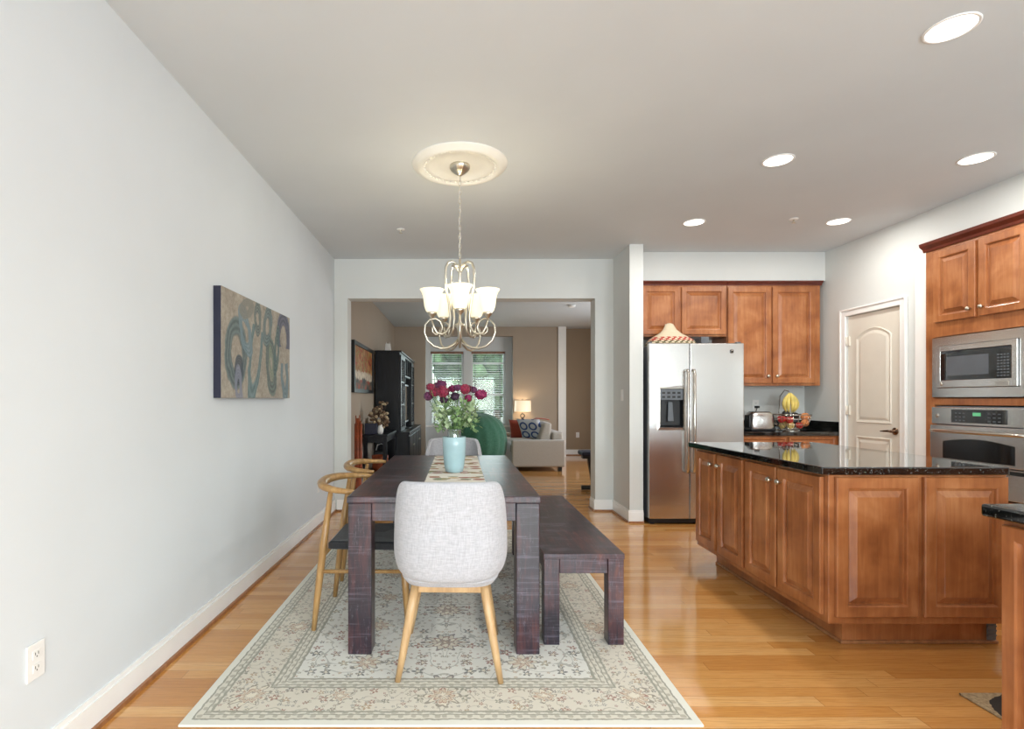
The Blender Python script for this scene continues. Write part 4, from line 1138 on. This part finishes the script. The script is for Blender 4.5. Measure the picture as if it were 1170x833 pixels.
def sprig(px, py, mat, label, i):
    Yr = VY+[-.07, .05, -.04, .06, -.08, 0.03, -.05, .04, -.07, .02][i % 10]; c = pt(px, py, Yr)
    t = thing('leaf_sprig', (c.x, c.y, c.z), label, 'leaf sprig', 'green sprigs in the aqua vase')
    neck = Vector((VX+max(-.034, min(.034, (c.x-VX)*.35)), VY+(Yr-VY)*.3, VZ+.265))
    MB().tube([Vector((VX+(c.x-VX)*.1, VY, VZ+.07)), neck, (neck+c)/2, c], [.0022]*4, 6).build('stem', M['stem'], t)
    mb = MB()
    for k in range(46):
        d_ = Vector((random.gauss(0, 1), random.gauss(0, 1), random.gauss(0, .9))).normalized()
        p = c+Vector((d_.x*.040, d_.y*.036, d_.z*.050))*random.uniform(.3, 1)
        s1 = d_.cross(Vector((0, 0, 1)));
        if s1.length < .01: s1 = Vector((1, 0, 0))
        s1.normalize(); up = (d_*.6+Vector((0, 0, random.uniform(-.6, .9)))).normalized(); L = random.uniform(.022, .042); W = L*.40; nn = s1.cross(up)
        mb.add([p, p+up*L*.5+s1*W+nn*.003, p+up*L, p+up*L*.5-s1*W+nn*.003, p+up*L*.5-nn*.002], [(0, 1, 4), (1, 2, 4), (2, 3, 4), (3, 0, 4)], True)
    mb.build('leaves', mat, t)
sp_ = [(501, 470, 'pale green leafy sprig at the left of the bouquet, upper'), (503, 483, 'green leafy sprig hanging at the lower left of the bouquet'), (511, 477, 'pale green leafy sprig left of centre in the bouquet'), (514, 465, 'green leafy sprig under the small centre blooms'), (522, 474, 'green leafy sprig in the middle of the bouquet'), (521, 485, 'green leafy sprig just above the vase rim'),
       (530, 466, 'green leafy sprig below the large right crimson rose'), (532, 479, 'pale green leafy sprig right of the vase rim'), (538, 470, 'pale green leafy sprig at the right of the bouquet, upper'), (540, 484, 'green leafy sprig hanging at the lower right of the bouquet')]
for i, (px, py, lb) in enumerate(sp_): sprig(px, py, M['foliage2'] if 'pale' in lb else M['foliage'], lb, i)

# ---- first painting
Y0, Y1, Z0, Z1 = 2.92, 4.10, 1.237, 1.862
t = thing('canvas_painting', (XL+.02, (Y0+Y1)/2, Z0), 'unframed canvas with blue-grey feather swirls on the left wall', 'painting')
MB().box(XL+.001, XL+.043, Y0, Y1, Z0, Z1).build('stretcher_edge', M['navy_edge'], t)
MB().box(XL+.0435, XL+.0455, Y0, Y1, Z0, Z1).build('painted_face', M['canvas1'], t)

# ---- chandelier
CX, CY = .008, 3.45
t = thing('ceiling_medallion', (CX, CY, CEIL), 'round white plaster medallion on the ceiling above the chandelier', 'medallion')
MB().lathe([(.0, -.006), (.13, -.006), (.20, -.012), (.215, -.022), (.225, -.014), (.24, -.026), (.262, -.034), (.28, -.026), (.292, -.014), (.306, -.010), (.313, -.001), (.313, 0)], (CX, CY, CEIL-.0005), 72, capb=False).build('plaster_disc', M['plaster'], t)
bd = MB()
for k in range(48):
    a = 2*pi*k/48; bd.ball((CX+.232*cos(a), CY+.232*sin(a), CEIL-.022), .008, .008, .006, 8, 5)
bd.build('bead_ring', M['plaster'], t)
t = thing('chandelier', (CX, CY, 1.56), 'five-light scrolled nickel chandelier with frosted bell shades above the dining table', 'chandelier')
MB().lathe([(.066, 0), (.067, -.008), (.062, -.022), (.045, -.042), (.02, -.058), (.010, -.066), (.0, -.068)], (CX, CY, CEIL-.007), 48, capb=False, wob=lambda a, h: 1+.05*cos(16*a)*(h < -.012)).build('canopy', M['nickel'], t)
ch = MB(); z_ = CEIL-.075; k = 0
while z_ > 2.150:
    ln = .036; pts = []
    for q in range(10):
        a = 2*pi*q/10; u = .0085*cos(a); w = ln/2*sin(a)
        pts.append((CX+(u if k % 2 else 0), CY+(0 if k % 2 else u), z_-ln/2+w))
    ch.tube(pts, .0022, 6, closed=True); z_ -= .0295; k += 1
ch.build('chain', M['nickel'], t)
MB().tube([(CX+.004*sin(i*1.1), CY+.004*cos(i*1.1), CEIL-.07-i*.031) for i in range(20)], .0018, 6).build('cable', M['plate'], t)
MB().lathe([(.0, 0), (.006, 0), (.010, -.012), (.007, -.03), (.018, -.045), (.05, -.040), (.053, -.046), (.03, -.062), (.012, -.085), (.008, -.12), (.008, -.40), (.014, -.42), (.034, -.43), (.036, -.44), (.020, -.455), (.012, -.49), (.016, -.515), (.010, -.545), (.0, -.56)], (CX, CY, 2.150), 24, wob=lambda a, h: 1+.10*cos(8*a)*(-.06 < h < -.035)).build('center_column', M['nickel'], t)
U = .0018
def rad(ang, pts): return [(CX+r*U*sin(ang), CY-r*U*cos(ang), 2.106-(zz-495)*U) for r, zz in pts]
for i in range(5):
    ang = 2*pi*i/5
    hr = MB().tube(rad(ang, [(8, 500), (16, 487), (32, 482), (46, 488), (53, 505), (55, 540), (50, 590), (41, 640), (36, 685), (40, 720), (52, 740), (70, 748), (88, 742), (99, 722), (105, 700)]), [.006]+[.0082]*12+[.007, .006], 8).build('harp_arm', M['nickel'], t)
    sc = [(6, 765), (22, 783), (45, 796), (72, 799), (100, 791), (122, 771), (133, 744), (130, 716), (114, 698), (92, 692), (74, 702), (66, 722), (72, 743), (90, 750), (103, 740), (104, 725), (95, 717)]
    MB().tube(rad(ang, sc), [.009, .009, .0085, .008, .0075, .007, .0065, .006, .006, .006, .0058, .0055, .0052, .005, .0045, .004, .0038], 8).build('scroll_arm', M['nickel'], t)
    sx, sy = CX+105*U*sin(ang), CY-105*U*cos(ang)
    cup = MB().lathe([(.006, -.0), (.010, .008), (.012, .014), (.028, .030), (.033, .044), (.030, .046)], (sx, sy, 1.745), 20).build('shade_holder', M['nickel'], t)
    sh = MB().lathe([(.028, .042), (.040, .055), (.050, .085), (.054, .12), (.058, .15), (.066, .172), (.079, .192), (.077, .193), (.063, .174), (.0545, .15), (.051, .12), (.046, .086), (.036, .058), (.026, .046)], (sx, sy, 1.745), 28, capb=False, capt=False).build('glass_shade', M['shade'], t)
    MB().ball((sx, sy, 1.745+.10), .021, .021, .034, 12, 8).build('light_bulb', M['can'], cup)
    l = bpy.data.lights.new('bulb_light', 'POINT'); l.energy = 1.5; l.color = (1, .93, .78); l.shadow_soft_size = .03
    lo = bpy.data.objects.new('bulb_light', l); COL.objects.link(lo); lo.parent = t; lo.location = Vector((sx, sy, 1.745+.20))-t.location
# ---- recessed lights, sprinklers
spots = [((1087, 32), 'nearest recessed ceiling light, at the upper right corner of the view'), ((889, 183), 'recessed ceiling light in the middle row, left of two'), ((1115, 181), 'recessed ceiling light in the middle row above the oven cabinet, right of two'),
         ((793, 254), 'recessed ceiling light in the far row above the refrigerator'), ((958, 253), 'recessed ceiling light in the far row near the pantry door')]
for (px, py), lab in spots:
    Yl = 600*(CEIL-H)/(456-py); X = (px-524)*Yl/600
    t = thing('recessed_light', (X, Yl, CEIL), lab, 'ceiling light', 'recessed lights in the kitchen ceiling')
    MB().lathe([(.081, -.0005), (.094, -.0005), (.094, -.003), (.090, -.005), (.083, -.005), (.081, -.0005)], (X, Yl, CEIL), 36, capb=False, capt=False).build('trim_ring', M['white'], t)
    MB().lathe([(.0, -.001), (.081, -.001), (.081, -.0035), (.05, -.006), (.0, -.007)], (X, Yl, CEIL), 32, capb=False).build('lens', M['can'], t)
    l = bpy.data.lights.new('downlight', 'AREA'); l.shape = 'DISK'; l.size = .15; l.energy = 9.5; l.color = (1, .965, .91)
    lo = bpy.data.objects.new('downlight', l); COL.objects.link(lo); lo.parent = t; lo.location = (0, 0, -.012)
for (px, py, lab) in ((458, 262, 'small ceiling sprinkler head left of the chandelier'), (907, 250, 'small ceiling sprinkler head between the far recessed lights')):
    Yl = 600*(CEIL-H)/(456-py); X = (px-524)*Yl/600
    t = thing('sprinkler_head', (X, Yl, CEIL), lab, 'sprinkler')
    MB().lathe([(.0, 0), (.036, 0), (.036, -.004), (.028, -.008), (.0, -.008)], (X, Yl, CEIL-.0005), 24).build('escutcheon', M['white'], t)
    MB().lathe([(.007, -.008), (.007, -.03), (.002, -.032)], (X, Yl, CEIL), 10).lathe([(.0, -.034), (.016, -.034), (.016, -.036), (.0, -.036)], (X, Yl, CEIL), 16, wob=lambda a, h: 1+.15*cos(8*a)).build('nozzle', M['nickel'], t)

# ================================================================ LIVING ROOM
# second painting
Y0, Y1, Z0, Z1 = 6.66, 8.14, 1.315, 1.985
t = thing('framed_painting', (XL+.02, (Y0+Y1)/2, Z0), 'black-framed warm red and ochre abstract painting on the living room wall', 'painting')
ring(MB(), XL+.001, XL+.045, (Y0, Y1, Z0, Z1), (Y0+.05, Y1-.05, Z0+.05, Z1-.05)).build('frame', M['blackpl'], t)
mb = MB().box(XL+.002, XL+.03, Y0+.052, Y1-.052, Z0+.052, Z1-.052).build('canvas', M['canvas2'], t)
# entertainment unit
EX, EY0, EY1, EZ = -.945, 8.42, 10.98, 1.985
t = thing('entertainment_unit', (-1.1, 9.7, 0), 'tall black-brown wood media unit with glass door along the living room wall', 'media unit')
xb = XL+.03
mb = MB()
mb.box(xb, EX, EY0, EY0+.03, .70, EZ).box(xb, EX, EY1-.03, EY1, .70, EZ).box(xb, EX, EY0+.03, EY1-.03, EZ-.03, EZ).box(xb, xb+.02, EY0+.03, EY1-.03, .70, EZ-.03)
for yy in (9.12, 10.28): mb.box(xb+.02, EX, yy, yy+.03, .70, EZ-.03)
mb.box(xb+.02, EX, 9.15, 10.28, 1.62, 1.65)
for yy in (9.42, 9.70, 9.98): mb.box(xb+.02, EX, yy, yy+.02, 1.65, EZ-.03)
for zz in (1.05, 1.35, 1.65): mb.box(xb+.02, EX-.03, EY0+.03, 9.12, zz, zz+.02).box(xb+.02, EX-.03, 10.31, EY1-.03, zz, zz+.02)
mb.build('upper_case', M['espresso'], t)
MB().box(xb-.01, EX+.03, EY0-.015, EY1+.01, EZ, EZ+.025).build('top_moulding', M['espresso'], t, bevel=.005)
MB().box(xb, -.80, EY0, EY1, .0, .66).build('lower_case', M['espresso'], t, bevel=.003)
MB().box(xb-.01, -.785, EY0-.01, EY1+.01, .66, .699).build('lower_top', M['espresso'], t, bevel=.004)
for (a, c_) in ((8.45, 9.10), (10.32, 10.95)):
    d = ring(MB(), EX, EX+.02, (a, c_, .71, 1.94), (a+.05, c_-.05, .77, 1.88)); d.box(EX+.004, EX+.014, (a+c_)/2-.008, (a+c_)/2+.008, .77, 1.88)
    for zz in (1.14, 1.51): d.box(EX+.005, EX+.013, a+.05, c_-.05, zz-.008, zz+.008)
    dd = d.build('glass_door', M['espresso'], t); MB().box(EX+.002, EX+.0045, a+.052, c_-.052, .772, 1.878).build('door_glass', M['clear'], dd)
for k in range(4):
    a = 8.45+k*.635; dd = MB().box(-.7995, -.782, a, a+.60, .08, .63).build('lower_door', M['espresso'], t, bevel=.004)
    MB().lathe([(0, 0), (.012, .01), (.014, .02), (0, .024)], (-.782, a+(.55 if k % 2 == 0 else .05), .45), 12, 'x').build('knob', M['nickel'], dd)
t = thing('television', (-1.0, 9.7, .72), 'flat television standing in the niche of the black media unit', 'television')
MB().box(-1.02, -.975, 9.22, 10.2, .80, 1.50).build('screen_case', M['greypl'], t, bevel=.006)
MB().box(-.9748, -.972, 9.25, 10.17, .83, 1.47).build('screen', M['blackgl'], t)
MB().box(-1.1, -.88, 9.5, 9.9, .70, .712).box(-1.01, -.985, 9.66, 9.76, .712, .80).build('stand', M['blackpl'], t)
p0 = pt(440, 402, 8.6)
t = thing('wireless_router', (p0.x+.05, 8.58, EZ+.025), 'small white upright box on top of the black media unit', 'router')
MB().hull8([(p0.x, 8.54, EZ+.0255), (p0.x+.10, 8.54, EZ+.0255), (p0.x+.10, 8.61, EZ+.0255), (p0.x, 8.61, EZ+.0255)], [(p0.x+.012, 8.55, EZ+.15), (p0.x+.09, 8.55, EZ+.15), (p0.x+.09, 8.60, EZ+.15), (p0.x+.012, 8.60, EZ+.15)]).build('housing', M['plate'], t, bevel=.006)
MB().tube([(p0.x+.02, 8.6, EZ+.15), (p0.x+.02, 8.6, EZ+.18)], .004, 6).tube([(p0.x+.08, 8.6, EZ+.15), (p0.x+.08, 8.6, EZ+.18)], .004, 6).build('antenna', M['plate'], t)
# console desk
KX0, KX1, KY0, KY1, KZ = XL+.035, -.985, 7.25, 8.36, .735
t = thing('console_table', ((KX0+KX1)/2, (KY0+KY1)/2, 0), 'black wood console table against the living room left wall', 'table')
MB().box(KX0, KX1, KY0, KY1, KZ-.03, KZ).build('tabletop', M['espresso'], t, bevel=.003)
for a in (KX0+.01, KX1-.065):
    for b_ in (KY0+.01, KY1-.065): MB().box(a, a+.055, b_, b_+.055, 0, KZ-.0305).build('leg', M['espresso'], t, bevel=.002)
for b_ in (KY0+.015, KY1-.035): MB().box(KX0+.066, KX1-.066, b_, b_+.02, KZ-.11, KZ-.0305).build('apron', M['espresso'], t)
MB().box(KX1-.04, KX1-.02, KY0+.066, KY1-.066, KZ-.11, KZ-.0305).build('apron', M['espresso'], t)
MB().box(KX0+.03, KX1-.03, KY0+.07, KY1-.07, .18, .20).build('lower_shelf', M['espresso'], t)
MB().box(-1.315, -1.14, 7.34, 7.60, KZ+.001, KZ+.155).build('navy_box', M['navy_edge'], bevel=.006, label='dark navy box standing on the console table beside the dried flowers', cat='box')
MB().box(-1.30, -1.18, 7.70, 7.95, KZ+.001, KZ+.22).build('white_box', M['plate'], bevel=.006, label='white box behind the navy box on the console table', cat='box')
t = thing('storage_basket', (-1.12, 7.6, .2), 'brown basket on the lower shelf of the console table', 'basket')
MB().lathe([(.09, 0), (.11, .05), (.115, .15), (.12, .22), (.112, .22), (.105, .15), (.10, .05), (.08, .01)], (-1.13, 7.55, .201), 24, capt=False).build('basket_body', M['stick'], t)
t = thing('desk_bag', (-1.2, 7.9, .2), 'black bag on the lower shelf of the console table', 'bag')
MB().hull8([(-1.29, 7.78, .201), (-1.05, 7.78, .201), (-1.05, 8.0, .201), (-1.29, 8.0, .201)], [(-1.27, 7.84, .46), (-1.08, 7.84, .46), (-1.08, 7.93, .46), (-1.27, 7.93, .46)]).build('bag_body', M['blackpl'], t, bevel=.02)
MB().tube([(-1.24, 7.88, .455), (-1.22, 7.88, .54), (-1.16, 7.88, .56), (-1.11, 7.88, .54), (-1.10, 7.88, .455)], .006, 8).build('bag_handle', M['plate'], t)
# dried bouquet
c = pt(433, 480, 7.42); vz = KZ+.001
t = thing('dried_flower_vase', (c.x+.02, 7.42, vz), 'small pale vase holding dried flowers on the console table', 'vase')
MB().lathe([(.03, 0), (.042, .03), (.045, .07), (.03, .11), (.026, .13), (.030, .135)], (c.x+.02, 7.42, vz), 24, capt=False).build('vase_body', M['plate'], t)
t = thing('dried_bouquet', (c.x+.02, 7.42, vz+.1), 'ball of brown dried flower heads in the small pale vase', 'dried flowers')
st = MB(); hd = MB(); h2 = MB()
for k in range(80):
    d_ = Vector((random.gauss(0, 1), random.gauss(0, .8), random.gauss(0, 1))).normalized(); r = random.uniform(.55, 1)
    p = Vector((c.x-.005, 7.42, c.z+.03))+Vector((d_.x*.155, d_.y*.13, d_.z*.155))*r
    if k < 6: p = Vector((c.x+.06+random.uniform(-.05, .05), 7.45, c.z+.20+random.uniform(-.03, .06)))
    st.tube([(c.x+.02, 7.42, vz+.12), (c.x+.01+d_.x*.03, 7.42, c.z-.05), p], .0016, 5)
    MB().ball(p, .026, .026, .022, 8, 5).build('flower_head', M['dried' if k % 3 else 'dried2'], t)
st.build('stems', M['dried'], t)
# tall sticks
sx_, sy_ = -1.27, 6.62
t = thing('floor_vase', (sx_, sy_, 0), 'slim brown floor vase holding orange-red sticks by the living room wall', 'vase')
MB().lathe([(.045, 0), (.055, .02), (.05, .15), (.042, .30), (.05, .34), (.044, .34), (.036, .3)], (sx_, sy_, .001), 20, capt=False).build('vase_body', M['stick'], t)
for k in range(15):
    a = k*2.4; r = .022+.012*(k % 3); top = (sx_+.048*cos(a)*(.5+.5*(k % 3)/2), sy_+.05*sin(a), .92+.035*((k*5) % 4))
    s_ = MB().tube([(sx_+r*.6*cos(a), sy_+r*.6*sin(a), .06), (sx_+r*cos(a), sy_+r*sin(a), .4), top], [.010, .010, .007], 7)
    s_.build('bamboo_stick', M['stick'], label='thin orange-red stick in the slim floor vase beside the opening', cat='stick', group='orange-red sticks in the floor vase')
# beanbag and footstool
t = thing('beanbag_chair', (.18, 9.0, 0), 'big rounded green beanbag chair in front of the far windows', 'beanbag')
def bag(cx, cy, rx, ry, z0, z1, folds=17, amp=.05, n=56, m=26):
    def f(u, v):
        a = u*2*pi; th = -pi/2+pi*v; rz = (z1-z0)/2; cz = (z0+z1)/2
        k = 1+amp*sin(folds*a+2*sin(3*v*pi))*(cos(th)**.5 if cos(th) > 0 else 0)*(.3+.7*v)
        cc = max(0, cos(th))**.8
        return (cx+rx*k*cc*cos(a), cy+ry*k*cc*sin(a), max(z0, cz+rz*math.copysign(abs(sin(th))**.85, sin(th))*(1+.01*sin(7*a))))
    return MB().grid(f, n, m, True, True)
b1 = bag(.33, 9.1, .50, .5, .002, .985).build('bag_body', M['green'], t)
MB().ball((.33, 9.1, .985), .05, .05, .02, 14, 6).build('top_button', M['green'], b1)
t = thing('beanbag_footstool', (.0, 8.35, 0), 'low round green pouf in front of the beanbag chair', 'footstool')
MB().lathe([(.28, 0), (.33, .06), (.35, .25), (.345, .48), (.32, .545), (.26, .57), (.0, .575)], (-.02, 8.15, .002), 40).build('pouf_body', M['green'], t)
MB().tube([(-.02+.345*cos(a*pi/20), 8.15+.345*sin(a*pi/20), .53) for a in range(40)], .008, 6, closed=True).build('piping', M['green'], t)
# sofa facing -x
SX0, SX1, SY0, SY1 = .905, 1.81, 8.9, 10.95
t = thing('sofa', (1.36, 9.9, 0), 'greige two-seat sofa seen from its arm end', 'sofa')
MB().box(SX0+.02, SX1, SY0+.16, SY1-.16, .10, .30).build('base', M['sofa'], t, bevel=.02)
for a in (SY0, SY1-.155): MB().box(SX0, SX1, a, a+.155, .075, .535).build('arm', M['sofa'], t, bevel=.03, seg=4)
MB().box(SX1-.20, SX1-.005, SY0+.157, SY1-.157, .30, .66).build('back_frame', M['sofa'], t, bevel=.04, seg=4)
for k in range(2):
    a = SY0+.165+k*.865
    MB().box(SX0-.015, SX1-.21, a, a+.855, .305, .455).build('seat_cushion', M['sofa'], t, bevel=.035, seg=4)
    MB().hull8([(SX1-.44, a+.01, .46), (SX1-.215, a+.01, .46), (SX1-.215, a+.845, .46), (SX1-.44, a+.845, .46)], [(SX1-.34, a+.03, .83), (SX1-.19, a+.03, .82), (SX1-.19, a+.825, .82), (SX1-.34, a+.825, .83)]).build('back_cushion', M['sofa'], t, bevel=.05, seg=4)
for a in (SX0+.05, SX1-.11):
    for b_ in (SY0+.04, SY1-.1): MB().box(a, a+.06, b_, b_+.06, 0, .075).build('foot', M['blackpl'], t)
def pillow(c, w, h, th, rot, mat, label, name='throw_pillow'):
    Rm = Matrix.Rotation(rot[2], 4, 'Z') @ Matrix.Rotation(rot[1], 4, 'Y') @ Matrix.Rotation(rot[0], 4, 'X')
    n = 13; vs = []; fs = []
    for s in (1, -1):
        for j in range(n):
            for i in range(n):
                u = i/(n-1)*2-1; v = j/(n-1)*2-1
                e = max(0, (1-u**4)*(1-v**4))**.45
                pin = 1-.06*(1-abs(u)**2)*abs(v)**3; pin2 = 1-.06*(1-abs(v)**2)*abs(u)**3
                vs.append((s*th/2*e, u*w/2*pin2, v*h/2*pin))
    for s in (0, 1):
        o = s*n*n
        for j in range(n-1):
            for i in range(n-1): fs.append((o+j*n+i, o+j*n+i+1, o+(j+1)*n+i+1, o+(j+1)*n+i))
    o = MB().add(vs, fs, True).build(name, mat, world=False, loc=c, label=label, cat='pillow')
    bm = bmesh.new(); bm.from_mesh(o.data); bmesh.ops.remove_doubles(bm, verts=bm.verts, dist=1e-5); bmesh.ops.recalc_face_normals(bm, faces=bm.faces); bm.to_mesh(o.data); bm.free()
    o.rotation_euler = Rm.to_euler(); return o
pillow(Vector((1.17, 10.0, .66)), .42, .38, .14, (0, -.30, 1.15), M['rust'], 'rust red pillow on the sofa seat behind the blue pattern pillow')
pillow(Vector((1.29, 9.40, .70)), .46, .42, .13, (0, -.55, .95), M['ringpillow'], 'white pillow with blue linked rings leaning on the sofa')
def throw(u, v):
    x = SX1-.36+.19*u if u < 0.999 else SX1-.17
    return (SX1-.43+.30*u, 9.75+.42*v+.03*sin(5*u), .845+.018*sin(pi*u)+.006*sin(11*v)-.20*max(0, .35-u)**1.3)
MB().grid(throw, 14, 14).build('throw_blanket', M['orange_throw'], solid=.012, label='orange-red throw draped over the sofa back', cat='blanket')
# lamp and end table behind the sofa arm
LX, LY = (597-524)*11.05/600, 11.02
t = thing('end_table', (1.36, 11.04, 0), 'small dark end table between the sofa and the far wall', 'table')
MB().box(1.18, 1.52, 10.97, 11.185, .58, .61).build('tabletop', M['espresso'], t)
for a in (1.19, 1.48):
    for b_ in (10.98, 11.145): MB().box(a, a+.03, b_, b_+.03, 0, .58).build('leg', M['espresso'], t)
LX, LY = 1.345, 11.06
t = thing('table_lamp', (LX, LY, .61), 'lit table lamp with drum shade and black twisted base beside the window', 'lamp')
MB().lathe([(.065, 0), (.065, .012), (.02, .02), (.0, .02)], (LX, LY, .611), 24).build('base', M['blackpl'], t)
tw = MB()
for s in (0, pi):
    tw.tube([(LX+.045*sin(k/24*2*pi*1.5+s)*1.0, LY+.02*cos(k/24*2*pi*1.5+s), .625+.30*k/24) for k in range(25)], .011, 8)
tw.build('twisted_stem', M['blackpl'], t)
MB().tube([(LX, LY, .92), (LX, LY, 1.22)], .005, 6).ball((LX, LY, 1.225), .010, .010, .012, 8, 6).build('harp_rod', M['blackpl'], t)
MB().lathe([(.175, .965), (.168, 1.20), (.166, 1.20), (.173, .965)], (LX-.0, LY-.04, 0), 36, capb=False, capt=False).build('lamp_shade', M['lampshade'], t)
l = bpy.data.lights.new('lamp_bulb', 'POINT'); l.energy = 4; l.color = (1, .78, .52); l.shadow_soft_size = .04
lo = bpy.data.objects.new('lamp_bulb', l); COL.objects.link(lo); lo.parent = t; lo.location = Vector((LX, LY-.04, 1.09))-t.location
# smoke detector with ceiling lamp glow in the living room
p = Vector(((653-524)*8.6/600, 8.6, CEIL))
t = thing('smoke_detector', (p.x, p.y, CEIL), 'small round smoke detector on the living room ceiling', 'smoke detector')
MB().lathe([(.0, 0), (.065, 0), (.065, -.02), (.05, -.035), (.0, -.038)], (p.x, p.y, CEIL-.0005), 28).build('housing', M['white'], t)
# exercise bench seen past the opening's right jamb
t = thing('exercise_bench', (1.95, 7.1, 0), 'black padded bench on a steel post partly hidden by the opening', 'bench')
MB().box(1.64, 2.35, 6.95, 7.25, .47, .53).build('padded_seat', M['navy_edge'], t, bevel=.02, seg=3)
MB().box(1.67, 2.30, 7.05, 7.15, .43, .469).build('seat_rail', M['blackpl'], t)
MB().hull8([(1.80, 7.07, .06), (1.86, 7.07, .06), (1.86, 7.13, .06), (1.80, 7.13, .06)], [(1.74, 7.07, .43), (1.80, 7.07, .43), (1.80, 7.13, .43), (1.74, 7.13, .43)]).build('post', M['blackpl'], t)
MB().tube([(1.66, 7.1, .035), (1.95, 7.1, .035), (2.3, 7.1, .035)], .03, 10).build('foot_bar', M['blackpl'], t)
MB().box(2.22, 2.28, 7.07, 7.13, .06, .43).build('post', M['blackpl'], t)
